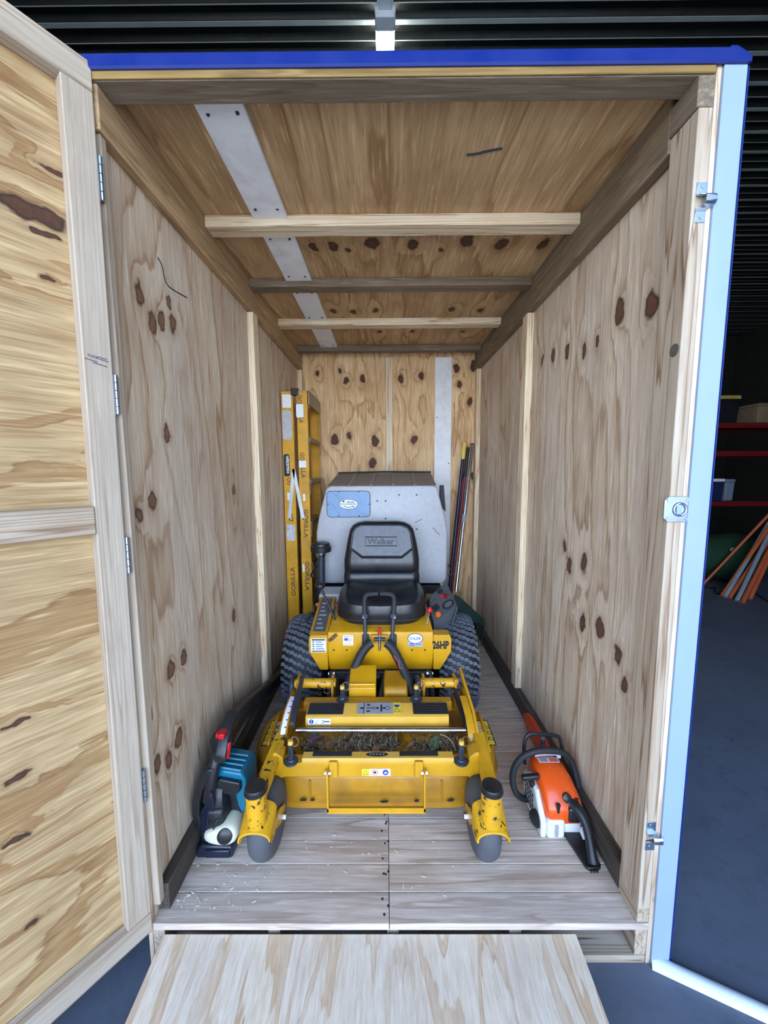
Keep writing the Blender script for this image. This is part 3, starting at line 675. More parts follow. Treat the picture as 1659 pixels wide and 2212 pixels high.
# --- rear hitch brackets
ob('rear_beam', MB().box((-.40, .562, .30), (.25, .60, .344)), M_deck, mw, bev=.002)
for s, xa_, xb_ in ((-1, 642, 722), (1, 912, 985)):
    x0, x1 = px(xa_, 1500, Y=.66).x, px(xb_, 1500, Y=.66).x
    hb = ob('hitch_bracket', MB().box((x0, .64, .25), (x1, .70, .262)), M_deck, mw, bev=.002)
    for xh in (x0, x1-.012): ob('hitch_ear', MB().box((xh, .64, .2625), (xh+.012, .70, .40)), M_deck, hb, bev=.002)
    ob('bushing', MB().cyl((x0-.008, .665, .372), (x1+.008, .665, .372), .021, n=18), M_chip, hb)
    ob('link', MB().tube(smooth_path([(x0-.02, .62, .33), (x0-.02, .64, .40), (x0-.02, .70, .385), (x0-.02, .72, .33)], 2), .010, 8), M_slate, hb)
    ob('ring_pin', MB().tube([(x1-.03+.014*math.cos(k*math.pi/7), .636, .352+.014*math.sin(k*math.pi/7)) for k in range(14)], .002, 6, True), M_steel, hb)
# --- gearbox covers and drive shaft
x0, x1 = px(754, 1500, Y=.63).x, px(812, 1500, Y=.63).x
bx = ob('belt_cover', MB().prism([(.615, .22), (.615, .375), (.63, .385), (.75, .415), (.75, .22)], x0, x1, 'X'), M_yel, mw, bev=.003)
ob('hinge', MB().cyl((x0+.004, .626, .388), (x1-.004, .626, .388), .004, n=8), M_lip, bx)
x0, x1 = px(829, 1500, Y=.64).x, px(881, 1500, Y=.64).x
ob('gearbox_cover', MB().prism([(.625, .22), (.625, .345), (.64, .365), (.78, .375), (.78, .22)], x0, x1, 'X'), M_deck, mw, bev=.012, seg=3)
ob('drive_shaft', MB().cyl(px(836, 1450, Y=.84), px(818, 1522, Y=.60), .014, n=14), M_slate, mw)
# --- tractor frame
ob('tractor_frame', MB().box((-.29, .90, .13), (.16, 1.95, .345)), M_frame, mw, bev=.006)
ob('frame_cross_bar', MB().box((-.30, .845, .285), (.17, .885, .325)), M_slate, mw, bev=.003)
ob('skid_plate', MB().prism([(.82, .235), (.9, .235), (.9, .29), (.84, .30)], -.06, .10, 'X'), M_slate, mw, bev=.002)
ob('skid_plate_edge', MB().box((-.055, .812, .232), (.095, .8195, .240)), M_steel, mw)
for x in (-.315, .185):
    o = ob('lift_link', MB().beam((x, .84, .335), (x-.01*(1 if x < 0 else -1), .80, .22), .022, .03), M_slate, mw, bev=.003)
    ob('bolt', MB().cyl((x-.016, .832, .325), (x+.016, .832, .325), .009, n=6), M_steel, o)
q = px(815, 1461, Y=.84); ob('bolt', MB().cyl((q.x, .838, q.z), (q.x, .845, q.z), .010, n=6), M_steel, mw)
ob('rear_axle', MB().cyl((-.40, 1.10, .26), (.28, 1.10, .26), .05, n=16), M_frame, mw)
# --- drive tyres
def drive_tyre(xc):
    r, w = .252, .113
    prof = [(0, .12), (.004, .16), (.006, .20), (.016, .226), (.034, .242), (.07, .25), (w, .252), (2*w-.07, .25), (2*w-.034, .242), (2*w-.016, .226), (2*w-.006, .20), (2*w-.004, .16), (2*w, .12)]
    t_ = ob('drive_tyre', MB().lathe((xc-w, 1.10, .258), (1, 0, 0), prof, 56), M_rub, mw, ang=60)
    ob('wheel_rim', MB().lathe((xc-w+.004, 1.10, .258), (1, 0, 0), [(0, .03), (.02, .04), (.03, .10), (.005, .128), (2*w-.013, .128), (2*w-.038, .10), (2*w-.028, .04), (2*w-.008, .03)], 28), M_lip, t_)
    tr = MB(); N = 42; cols = 5; cw = 2*(w-.006)/cols
    def surf(x, a, h):
        xx = abs(x)/w; rr = .2525-.004*xx*xx-.014*max(0, xx-.6)**2/.16+h
        return Vector((xc+x, 1.10-math.sin(a)*rr, .258+math.cos(a)*rr))
    for c in range(cols):
        x0 = -w+.006+c*cw
        for j in range(N):
            a0 = 2*math.pi*(j+(.5 if c % 2 else 0))/N; am = .0062/.25; tw = .0100/.25
            path = [(x0-.002, -am), (x0+cw*.36, -am*1.1), (x0+cw*.62, am*1.1), (x0+cw+.002-.006, am)]
            vs = []
            for h in (-.002, .009):
                k_ = 1.0 if h < 0 else .82
                for x, da in path: vs.append(surf(x, a0+da-tw*k_, h))
                for x, da in path[::-1]: vs.append(surf(x, a0+da+tw*k_, h))
            fs = [(8, 9, 14, 15), (9, 10, 13, 14), (10, 11, 12, 13)]+[(k, (k+1) % 8, 8+(k+1) % 8, 8+k) for k in range(8)]
            tr.add(vs, fs)
    ob('tread', tr, M_tread, t_)['kind'] = 'stuff'
drive_tyre(-.475); drive_tyre(.349)
# --- front body panel
pc, pt, pb = px(822, 1410, Y=.82).z, px(822, 1366, Y=.834).z, px(822, 1446, Y=.862).z
xl, xr_ = px(708, 1390, Y=.825).x, px(936, 1390, Y=.825).x
panel = ob('front_panel', MB().prism([(.82, pc), (.834, pt), (.842, pt+.004), (1.34, pt+.03), (1.34, pb), (.862, pb)], xl, xr_, 'X'), M_yel, mw, bev=.003)
def wing(xa_, xb_, s):
    xo, xi = (xa_, xb_) if s < 0 else (xb_, xa_)
    poly = [(xi, pt-.012), (xo-s*.008, pt-.012), (xo, pt-.035), (xo, pc+.002), (xo-s*.055, pb+.018), (xi, pb+.018)]
    return ob('wing_panel', MB().prism(poly, .826, .893, 'Y'), M_yel, mw, bev=.003)
wxl, wxr = px(667, 1400, Y=.826).x, px(975, 1400, Y=.826).x
wL = wing(wxl, xl-.001, -1); wR = wing(xr_+.001, wxr, 1)
fz = pt-.011
fd = ob('fender', MB().prism([(.828, fz), (.84, fz+.006), (1.16, fz+.085), (1.16, fz+.06), (.90, fz)], wxl+.004, xl-.001, 'X'), M_deck, mw, bev=.002)
ob('instruction_label', MB().prism([(.850, fz+.0095), (1.14, fz+.0811), (1.14, fz+.0825), (.850, fz+.0109)], wxl+.018, xl-.016, 'X'), M_dlab, fd)
for k in range(7):
    y = .87+k*.036
    ob('label_line', MB().prism([(y, fz+.0158+(y-.87)*.247), (y+.012, fz+.0188+(y-.87)*.247), (y+.012, fz+.0192+(y-.87)*.247), (y, fz+.0162+(y-.87)*.247)], wxl+.028, xl-.03-(k % 3)*.01, 'X'), M_glab, fd)
def ppt(x, y):
    """pixel on the sloped upper face of the front panel"""
    n = Vector((0, -(pt-pc), .014)).normalized(); d = rt*((x-CXP)/FPX)-up*((y-CYP)/FPX)+fw
    t = (Vector((0, .82, pc))-CAM).dot(n)/d.dot(n); return CAM+d*t+n*.0008
PF = lambda x, y: frame(ppt(x, y), (1, 0, 0), (0, .014, pt-pc))
def sticker(x0, y0, x1, y1, m, parent, name='sticker', F=PF, r=.004, t=.0006):
    a, b = F(x0, y1).translation, F(x1, y0).translation; w, h = abs(b.x-a.x), (b-a).length
    h = math.sqrt(max(h*h-w*w, 1e-6)); M = F((x0+x1)/2, (y0+y1)/2)
    return ob(name, MB().prism(rrect(w, h, min(r, w/3, h/3)), 0, t, 'Z', M), m, parent), M, w, h
s_, M, w, h = sticker(741, 1372, 763, 1394, M_wlab, panel, 'flag_sticker')
ob('flag_canton', MB().box((-w*.38, -h*.02, .0007), (-w*.02, h*.22, .0011), M), M_bink, s_)
for k in range(4): ob('flag_stripe', MB().box((-w*.02 if k > 1 else -w*.38, h*(-.12+k*.09), .0007), (w*.38, h*(-.085+k*.09), .001), M), M_rink, s_)
text('MADE IN', M @ Matrix.Translation((0, h*.36, .0006)), w*.75, h*.12, M_bink, s_, .02); text('U.S.A.', M @ Matrix.Translation((0, -h*.35, .0006)), w*.75, h*.13, M_bink, s_, .02)
cen = PF(897, 1379); ew, eh = (ppt(914, 1379)-ppt(881, 1379)).length/2, .026
o = ob('maker_badge', MB().prism([(ew*math.cos(k*math.pi/16), eh*math.sin(k*math.pi/16)) for k in range(32)], 0, .0007, 'Z', cen), M_ink, panel)
ob('badge_field', MB().prism([(ew*.92*math.cos(k*math.pi/16), eh*.88*math.sin(k*math.pi/16)) for k in range(32)], .0007, .0011, 'Z', cen), M_wlab, o)
text('W', cen @ Matrix.Translation((-ew*.55, 0, .0012)), ew*.55, eh*.8, M_gink, o, .02); text('ALKER', cen @ Matrix.Translation((ew*.22, 0, .0012)), ew*1.05, eh*.55, M_bink, o, .03)
s_, M, w, h = sticker(881, 1386, 913, 1397, M_glab, panel, 'dealer_sticker', r=.001)
ob('label_mark', MB().prism([(-w*.38, -h*.02), (-w*.28, h*.28), (-w*.20, h*.12), (-w*.14, h*.22), (-w*.06, -h*.02)], .0007, .001, 'Z', M), M_bink, s_)
for u0, u1, v0 in ((-.42, -.04, -.25), (.06, .16, .0), (.19, .29, .0), (.32, .44, .0)): ob('label_mark', MB().box((w*u0, h*(v0-.07), .0007), (w*u1, h*(v0+.07), .001), M), M_bink, s_)
for x in (721, 749, 890, 918): q = ppt(x, 1404); ob('screw', MB().cyl(q+Vector((0, -.001, 0)), q+Vector((0, .003, 0)), .0045, n=10), M_ink, panel)
for xa_, xb_ in ((782, 798), (841, 857)):
    s_, M, w, h = sticker(xa_, 1368, xb_, 1408, M_ink, panel, 'lever_slot', r=.012, t=.0008)
q = ppt(820, 1378); ob('latch_plate', MB().box((q.x-.045, q.y-.012, q.z-.022), (q.x+.042, q.y+.001, q.z+.020)), M_deck, panel, bev=.003)
lp_ = ob('latch_handle', MB().cyl((q.x, q.y-.022, q.z-.055), (q.x, q.y-.018, q.z+.03), .006, n=10), M_steel, panel)
ob('latch_grip', MB().cyl((q.x, q.y-.018, q.z+.03), (q.x, q.y-.017, q.z+.062), .0085, .0075, 12), M_red, lp_)
ob('latch_pivot', MB().cyl((q.x-.028, q.y-.016, q.z), (q.x+.028, q.y-.016, q.z), .010, n=12), M_slate, lp_)
q = ppt(716, 1378); ob('fuel_cock', MB().tube([q+Vector((-.01, -.004, -.012)), q+Vector((.008, -.012, .004)), q+Vector((.026, -.004, .020))], .008, 8), M_rust, panel)
# 26HP on the wing and the label on the other
P26 = lambda x, y: frame(px(x, y, Y=.8253), (1, 0, 0), (0, 0, 1))
a, b = px(934, 1402, Y=.8253), px(970, 1382, Y=.8253)
text('26HP', P26(952, 1393), (b.x-a.x), (b.z-a.z)*.92, M_ink, wR, .05)
s_, M, w, h = sticker(672, 1379, 704, 1409, M_wlab, wL, 'safety_label', F=P26, r=.001)
for k, (yy, hh, ww) in enumerate(((.40, .09, .88), (-.42, .07, .88))): ob('label_bar', MB().box((-w*ww/2, h*(yy-hh/2), .0007), (w*ww/2, h*(yy+hh/2), .001), M), M_ink, s_)
for k in range(4):
    ob('label_line', MB().box((-w*.18, h*(.22-k*.165), .0007), (w*(.26+.1*(k % 2)), h*(.27-k*.165), .001), M), M_bink, s_)
    ob('pictogram', MB().prism([(-w*.34+w*.06*math.cos(q_*.7), h*(.245-k*.165)+h*.045*math.sin(q_*.7)) for q_ in range(9)], .0007, .001, 'Z', M), M_ink, s_)
# --- control levers and sleeved lift arms
for s, xs in ((-1, (789, 789, 788, 787, 790, 797, 817)), (1, (847, 848, 850, 852, 849, 842, 821))):
    ys_ = (1395, 1360, 1330, 1296, 1286, 1283, 1282)
    pts = [px(x, y, Y=.83+.012*min(i, 3)) for i, (x, y) in enumerate(zip(xs, ys_))]
    o = ob('control_lever', MB().tube(pts[:3], .0105, 10), M_slate, mw)
    ob('lever_grip', MB().tube(smooth_path(pts[2:], 2), .0125, 10), M_rub, o)
    cl = pts[2]; ob('lever_clamp', MB().box((cl.x-.016, cl.y-.012, cl.z-.012), (cl.x+.016, cl.y+.012, cl.z+.012)), M_slate, o, bev=.003)
    ob('bolt', MB().cyl((cl.x+s*.006, cl.y-.016, cl.z-.004), (cl.x+s*.006, cl.y-.012, cl.z-.004), .006, n=8), M_steel, o)
    ap = [px(803, 1388, Y=.80), px(790, 1398, Y=.79), px(777, 1418, Y=.77), px(763, 1450, Y=.74), px(742, 1512, Y=.66)] if s < 0 else [px(834, 1388, Y=.80), px(847, 1398, Y=.79), px(858, 1418, Y=.77), px(874, 1450, Y=.74), px(892, 1502, Y=.66)]
    sm = smooth_path(ap, 2); rr = [.021+.0016*(k % 2) for k in range(len(sm))]
    o = ob('sleeved_arm', MB().tube(sm, rr, 12), M_rub, mw)
    if s > 0:
        cp = [sm[int(i)]+Vector((-.004+.006*math.sin(k*1.3), -.024, .0)) for k, i in enumerate([j*.16+len(sm)*.42 for j in range(26)])]
        ob('cable_wrap', MB().tube(cp, .004, 5), mat('red_cable', (120,34,38), .5), o)
# --- seat
def ring_at(y, xa_, xb_, yf, dep, r=.4, n=5):
    """rounded ring of the backrest at picture row y: front at depth yf"""
    a, b = px(xa_, y, Y=yf), px(xb_, y, Y=yf); w = b.x-a.x
    return [Vector((px_, py_, (a.z+b.z)/2)) for px_, py_ in rrect(w, dep, min(dep, w)*r, n, (a.x+b.x)/2, yf+dep/2)]
rows_ = [(1272, 744, 905, 1.285, .10), (1262, 742, 907, 1.272, .115), (1252, 741, 908, 1.262, .125), (1241, 742, 907, 1.268, .12), (1237, 743, 906, 1.276, .11), (1232, 742, 907, 1.266, .125), (1212, 742, 907, 1.268, .125), (1190, 746, 904, 1.288, .11), (1165, 750, 899, 1.302, .10), (1145, 755, 894, 1.312, .09), (1136, 761, 887, 1.318, .085), (1130, 771, 876, 1.326, .07), (1127, 784, 864, 1.335, .05)]
br_ = ob('backrest', MB().rings([ring_at(*q) for q in rows_]), M_vinyl, mw, ang=60)
hp = [(757, 1184), (762, 1150), (768, 1140), (780, 1134), (866, 1134), (880, 1140), (887, 1150), (892, 1184), (868, 1203), (782, 1203)]
def hpt(x, y, o=0): return px(x, y, Y=1.318-(y-1134)*.00055-.018-o)
R0 = [hpt(x, y, -.03) for x, y in hp]; cxm = sum(x for x, y in hp)/10; cym = sum(y for x, y in hp)/10
R1 = [hpt(x, y, 0) for x, y in hp]; R2 = [hpt(cxm+(x-cxm)*.96, cym+(y-cym)*.95, .006) for x, y in hp]
hd = ob('headrest_panel', MB().rings([R0, R1, R2]), mat('worn_vinyl', (52,56,64), .36, var=.2, scale=40, spec=.6), br_, bev=.002)
ob('piping', MB().tube([hpt(x, y+2, .001) for x, y in hp], .005, 6, True), M_vinyl, hd)
bd = [hpt(x, y, .0075) for x, y in ((789, 1160), (857, 1160), (857, 1179), (789, 1179))]
ob('badge_frame', MB().tube(bd, .0025, 6, True), M_vinyl, hd)
c_ = (bd[0]+bd[2])/2; rv = (bd[1]-bd[0]); uv = (bd[0]-bd[3])
text('Walker', frame(c_, rv, uv), rv.length*.86, uv.length*.72, mat('embossed_vinyl', (34,38,46), .5), hd, .015)
def cush(fac, z, sy=0):
    o = []; cx, cy, hx, hy = -.060, 1.13, .238, .225
    for k in range(40):
        a = 2*math.pi*k/40; c, s = math.cos(a), math.sin(a); e = .55
        x = abs(c)**e*(1 if c > 0 else -1); y = abs(s)**e*(1 if s > 0 else -1)
        o.append(Vector((cx+x*hx*fac, cy+y*hy*fac, z+.012*abs(x)**2*(1 if fac < 1.01 else 0)-.02*(y < 0)*abs(y)**2*(fac < .97))))
    return o
zs = px(823, 1352, Y=.905).z
cu_ = ob('seat', MB().rings([cush(.93, zs-.004), cush(1.0, zs+.012), cush(1.01, zs+.028), cush(1.03, zs+.034), cush(1.035, zs+.07), cush(1.0, zs+.105), cush(.92, zs+.122), cush(.8, zs+.118), cush(.55, zs+.108), cush(.25, zs+.104), cush(.05, zs+.103)]), M_vinyl, mw, ang=60)
ob('piping', MB().tube(cush(1.025, zs+.03), .005, 6, True), M_rub, cu_)
ob('piping', MB().tube(smooth_path([(-.27, 1.24, zs+.119), (-.15, 1.17, zs+.112), (-.06, 1.155, zs+.108), (.03, 1.17, zs+.112), (.15, 1.24, zs+.119)], 2), .004, 6), M_rub, cu_)
ob('seat_bracket', MB().box((-.24, .94, pt+.006), (.12, 1.3, zs-.003)), M_yel, mw, bev=.002)
# --- grass catcher
FY = 1.52
oc = [(692, 1261), (684, 1250), (683, 1150), (688, 1118), (704, 1056), (712, 1050), (936, 1049), (945, 1054), (961, 1115), (967, 1150), (965, 1250), (957, 1261)]
base = [px(x, y, Y=FY) for x, y in oc]; cc = sum(base, Vector())/len(base)
def gr_(y, f, dz=0, tz=0):
    return [Vector((cc.x+(p.x-cc.x)*f, y, cc.z+(p.z-cc.z)*f+dz+(tz if p.z > 1.15 else 0))) for p in base]
gcatch = ob('grass_catcher', MB().rings([gr_(FY, .975), gr_(FY+.004, .99), gr_(FY+.016, 1.0), gr_(1.78, 1.0), gr_(2.10, .99)]), M_gplas, mw, ang=40)
za = base[5].z
lt0, lt1 = px(706, 1049, Y=FY+.012), px(944, 1049, Y=FY+.012); le0, le1 = px(730, 1023, Y=1.82), px(931, 1021, Y=1.82)
lid = MB().add([(lt0.x, FY+.012, za-.002), (lt1.x, FY+.012, za-.002), (le1.x, 1.82, le1.z), (le0.x, 1.82, le0.z), (le1.x, 2.08, le1.z-.01), (le0.x, 2.08, le0.z-.01), (lt1.x, 2.10, za-.004), (lt0.x, 2.10, za-.004)],
    [(0, 1, 2, 3), (3, 2, 4, 5), (5, 4, 6, 7), (1, 6, 4, 2), (0, 3, 5, 7), (0, 7, 6, 1)])
lido = ob('catcher_lid', lid, M_lidm, mw, bev=.008, seg=3)
for f_ in (.20, .40, .60, .80):
    a = Vector((lt0.x+(lt1.x-lt0.x)*f_, FY+.03, za+.003)); b = Vector((le0.x+(le1.x-le0.x)*f_, 1.80, le0.z-.001))
    ob('lid_rib', MB().beam(a, b, .026, .012), M_lidm, lido, bev=.004)
ob('lid_seal', MB().tube([(le0.x, 1.835, le0.z+.004), ((le0.x+le1.x)/2, 1.845, le1.z+.008), (le1.x, 1.835, le1.z+.004)], .007, 8), M_rub, lido)
sx_ = px(957, 1100, Y=1.62)
ob('side_seal', MB().prism([(px(950, 1048, Y=1.62).x, px(950, 1048, Y=1.62).z), (px(958, 1048, Y=1.62).x, px(958, 1048, Y=1.62).z), (px(962, 1105, Y=1.62).x, px(962, 1105, Y=1.62).z), (px(950, 1090, Y=1.62).x, px(950, 1090, Y=1.62).z)], 1.60, 1.64, 'Y'), M_rub, gcatch)
GF = lambda x, y: frame(px(x, y, Y=FY-.0005), (1, 0, 0), (0, 0, 1))
s_, M, w, h = sticker(707, 1061, 799, 1117, M_blab, gcatch, 'cover_plate', F=GF, r=.025, t=.004)
ob('plate_gasket', MB().tube([M @ Vector((x, y, .002)) for x, y in rrect(w, h, .025)], .0025, 6, True), M_ink, s_)
cen = M @ Matrix.Translation((0, 0, .0045))
o = ob('maker_badge', MB().prism([(w*.225*math.cos(k*math.pi/16), h*.195*math.sin(k*math.pi/16)) for k in range(32)], 0, .0006, 'Z', cen), M_ink, s_)
o2 = ob('maker_badge', MB().prism([(w*.215*math.cos(k*math.pi/16), h*.182*math.sin(k*math.pi/16)) for k in range(32)], .0006, .001, 'Z', cen), M_wlab, s_)
text('POWERFIL', cen @ Matrix.Translation((0, 0, .0011)), w*.40, h*.085, M_gink, s_, .02)
for u0, u1, v0 in ((-.03, .06, .10), (.075, .13, .10), (-.04, .03, .07), (.045, .13, .07)): ob('label_mark', MB().box((w*u0, h*(v0-.010), .0011), (w*u1, h*(v0+.010), .0014), cen), M_bink, s_)
ob('arrow_mark', MB().tube([cen @ Vector((w*(-.11+.22*k/8), h*(-.075-.05*math.sin(k/8*math.pi)), .0012)) for k in range(9)], .0022, 5), M_ink, s_)
ob('arrow_mark', MB().prism([(w*.10, -h*.055), (w*.145, -h*.085), (w*.10, -h*.115)], .0011, .0014, 'Z', cen), M_ink, s_)
ob('diamond_mark', MB().prism([(-w*.115, h*.07), (-w*.08, h*.105), (-w*.115, h*.14), (-w*.15, h*.105)], .0011, .0014, 'Z', cen), M_ink, s_)
for a, b in (((-.30, .40), (.06, -.42)), ((-.42, .1), (-.2, -.4)), ((.2, .42), (.34, -.1)), ((-.1, .2), (-.38, .42)), ((.12, -.2), (.42, -.44))):
    ob('scratch', MB().beam(M @ Vector((w*a[0], h*a[1], .0042)), M @ Vector((w*b[0], h*b[1], .0042)), .0012, .0006, (0, -1, 0)), M_dlab, s_)
for x, y in ((732, 1062), (775, 1062), (732, 1114), (776, 1114), (709, 1089), (798, 1089)): ob('rivet', MB().cyl(GF(x, y) @ Vector((0, 0, .003)), GF(x, y) @ Vector((0, 0, .007)), .005, n=8), M_slate, s_)
for x, y in ((815, 1082), (833, 1082), (862, 1069), (900, 1069), (833, 1120), (900, 1143)):
    ob('rivet', MB().cyl(GF(x, y) @ Vector((0, 0, -.002)), GF(x, y) @ Vector((0, 0, .003)), .006, n=10), M_slate, gcatch)
for (xa_, ya_, xb_, yb_) in ((896, 1129, 912, 1121), (935, 1140, 950, 1156)): ob('scuff', MB().beam(GF(xa_, ya_) @ Vector((0, 0, .0008)), GF(xb_, yb_) @ Vector((0, 0, .0008)), .005, .001, (0, -1, 0)), M_lidm, gcatch)
# --- engine bay and left hand box
ob('engine_block', MB().box((-.33, 1.36, .36), (.22, 1.9, .58)), M_frame, mw, bev=.02)
ob('catcher_frame', MB().box((cc.x-.40, 1.50, .52), (cc.x+.40, 2.05, .575)), M_frame, mw, bev=.004)
q0, q1 = px(690, 1338, Y=1.2), px(742, 1284, Y=1.2)
ob('battery_box', MB().prism([(q0.x, .40), (q1.x, .40), (q1.x, q1.z), (q0.x+.0, q1.z), (q0.x, q0.z)], 1.2, 1.36, 'Y'), M_gplas, mw, bev=.008)
ob('release_handle', MB().tube([px(683, 1306, Y=1.15), px(686, 1306, Y=1.15), px(730, 1307, Y=1.16)], .011, 10), M_pink, mw)
a, b = px(693, 1175, Y=1.42), px(693, 1264, Y=1.42)
it = ob('air_intake', MB().cyl((b.x, b.y, .50), (a.x, a.y, a.z-.055), .026, n=18), M_slate, mw)
ob('intake_collar', MB().lathe((a.x, a.y, a.z-.085), (0, 0, 1), [(0, .028), (.02, .034), (.035, .034), (.036, .028)], 20), M_steel, it)
ob('intake_cap', MB().lathe((a.x, a.y, a.z-.052), (0, 0, 1), [(0, .045), (.002, .066), (.036, .068), (.042, .060), (.058, .058), (.062, .045), (.063, .01)], 26), M_blk, it, bev=.002)
k0, k1 = px(693, 1270, Y=1.0), px(727, 1345, Y=.97)
o = ob('choke_lever', MB().cyl(k0, k1, .007, n=10), M_blk, mw)
ob('lever_knob', MB().sphere(k0+Vector((-.004, 0, .012)), .026, 14, (1.1, 1, .75)), M_blk, o)
ob('wire_hook', MB().tube([px(720, 1312, Y=1.0), px(719, 1322, Y=1.0), px(722, 1328, Y=.99), px(728, 1328, Y=.99)], .003, 6), M_steel, mw)
ob('grab_loop', MB().tube(smooth_path([px(664, 1352, Y=1.05), px(662, 1338, Y=1.05), px(668, 1326, Y=1.05), px(676, 1325, Y=1.08), px(688, 1330, Y=1.12)], 2), .010, 8), M_slate, mw)
ob('side_bracket', MB().tube(smooth_path([px(690, 1215, Y=1.5), px(672, 1240, Y=1.5), px(672, 1246, Y=1.5), px(688, 1246, Y=1.5)], 1), .007, 6), M_blk, mw)
ob('side_bracket', MB().tube(smooth_path([px(968, 1220, Y=1.6), px(980, 1240, Y=1.6), px(968, 1243, Y=1.6)], 1), .005, 6), M_slate, mw)
# --- control console
A, B, C, D = px(926, 1289, Y=1.10), px(965, 1256, Y=1.20), px(988, 1306, Y=1.08), px(937, 1345, Y=.98)
nrm = (B-A).cross(D-A).normalized()
if nrm.y > 0: nrm = -nrm
bk = [p-nrm*.07 for p in (A, B, C, D)]
con = ob('console', MB().add([A, B, C, D]+bk, [(0, 1, 2, 3), (7, 6, 5, 4), (0, 4, 5, 1), (1, 5, 6, 2), (2, 6, 7, 3), (3, 7, 4, 0)]), mat('console_grey', (66,68,72), .45, var=.12, scale=30), mw, bev=.006)
E_, F_ = px(973, 1364, Y=1.02), px(937, 1363, Y=.955)
low = [D+nrm*.0, C+nrm*.0, E_, F_]; lowb = [p+Vector((.0, .10, -.02)) for p in low]
ob('console_base', MB().add(low+lowb, [(0, 1, 2, 3), (7, 6, 5, 4), (0, 4, 5, 1), (1, 5, 6, 2), (2, 6, 7, 3), (3, 7, 4, 0)]), mat('console_grey_lower', (72,76,82), .5, var=.1), con, bev=.003)
du = (B-A).normalized(); dv = (A-D).normalized(); CF = lambda u, v: frame(D.lerp(A, v)*(1-u)+C.lerp(B, v)*u+nrm*.0005, (C-D), (A-D))
def disc(u, v, r, t, m, name, parent=con, sx=1): 
    M = CF(u, v); return ob(name, MB().prism([(r*sx*math.cos(k*math.pi/10), r*math.sin(k*math.pi/10)) for k in range(20)], -.001, t, 'Z', M), m, parent, bev=.001)
g_ = disc(.68, .22, .022, .006, M_blk, 'hour_meter', sx=1.9); disc(.68, .22, .015, .0065, M_dlab, 'meter_face', g_, 1.9)
disc(.70, .55, .012, .012, mat('dark_red_knob', (110,20,26), .3), 'key_switch'); disc(.55, .62, .010, .010, M_red, 'warning_lamp')
disc(.20, .14, .015, .014, M_orange_l, 'indicator_lamp'); disc(.55, .85, .016, .003, M_blk, 'blank_plug', sx=1.3)
M = CF(.16, .42); ob('rocker_switch', MB().box((-.022, -.014, 0), (.022, .014, .014), M), M_blk, con, bev=.003)
k0, k1 = px(928, 1318, Y=.93), px(922, 1356, Y=.93)
o = ob('throttle_lever', MB().cyl(k0, k1, .0035, n=8), M_steel, mw); ob('lever_knob', MB().sphere(k0, .0155, 12), M_red, o)
ob('throttle_base', MB().box((k1.x-.02, k1.y-.01, k1.z-.02), (k1.x+.012, k1.y+.05, k1.z+.008)), M_slate, mw, bev=.002)
ob('console_strut', MB().tube([px(988, 1311, Y=1.05), px(972, 1366, Y=1.0)], .006, 8), M_slate, mw)
ob('side_cover', MB().prism([(px(985, 1322, Y=1.12).x, px(985, 1322, Y=1.12).z), (px(997, 1336, Y=1.12).x, px(997, 1336, Y=1.12).z), (px(996, 1350, Y=1.12).x, px(996, 1350, Y=1.12).z), (px(975, 1348, Y=1.12).x, px(975, 1348, Y=1.12).z)], 1.12, 1.22, 'Y'), M_slate, mw, bev=.006)
# --- deck labels and hoops
def ztq(pts, z, m, name, parent, t=.001):
    P = [px(x, y, Z=z) for x, y in pts]
    return ob(name, MB().prism([(p.x, p.y) for p in P], z, z+t, 'Z'), m, parent)
for quad in ([(563, 1611), (588, 1556), (616, 1556), (596, 1611)], [(1019, 1556), (1052, 1556), (1073, 1610), (1042, 1610)]):
    cx = sum(x for x, y in quad)/4; cy = sum(y for x, y in quad)/4
    o = ztq(quad, .1905, M_ink, 'safety_label', deck)
    ztq([(cx+(x-cx)*.88, cy+(y-cy)*.93) for x, y in quad], .1916, M_ylab, 'label_field', o)
    lf = quad[0][0] < 800
    q4 = [(cx+(x-cx)*.88, cy+(y-cy)*.93) for x, y in quad]
    if lf: sub = [(q4[3][0]-(q4[3][0]-q4[0][0])*.36, q4[3][1]), (q4[2][0]-(q4[2][0]-q4[1][0])*.36, q4[2][1]), q4[2], q4[3]]
    else: sub = [q4[0], q4[1], (q4[1][0], q4[1][1]), (q4[0][0], q4[0][1])]; sub = [q4[0], q4[0][:1]+(q4[0][1],), q4[3], q4[3]]; a = .36; sub = [q4[0], (q4[0][0]+(q4[1][0]-q4[0][0])*a, q4[0][1]), (q4[3][0]+(q4[2][0]-q4[3][0])*a, q4[3][1]), q4[3]]; sub = [sub[0], sub[1], (q4[3][0]*(1-a)+q4[2][0]*a, q4[3][1]), q4[3]]
    ztq(sub, .1927, M_wlab, 'label_field', o, .0006)
    for u in (.25, .5, .75):
        for v_, ch in ((.18, 0), (.6, 1), (.82, 0)):
            ax, ay = q4[0][0]*(1-v_)+q4[3][0]*v_ if lf else q4[0][0]*(1-v_)+q4[1][0]*v_, q4[0][1]
            bx_, by = (q4[1][0]*(1-v_)+q4[2][0]*v_, q4[1][1]) if lf else (q4[3][0]*(1-v_)+q4[2][0]*v_, q4[3][1])
            pp = px(ax*(1-u)+bx_*u, ay*(1-u)+by*u, Z=.1938)
            if ch == 0: tri(None, .012, M_ink, o, TOP(pp), .0012)
            else: text('Y', TOP(pp), .016, .018, M_ink, o, .02)
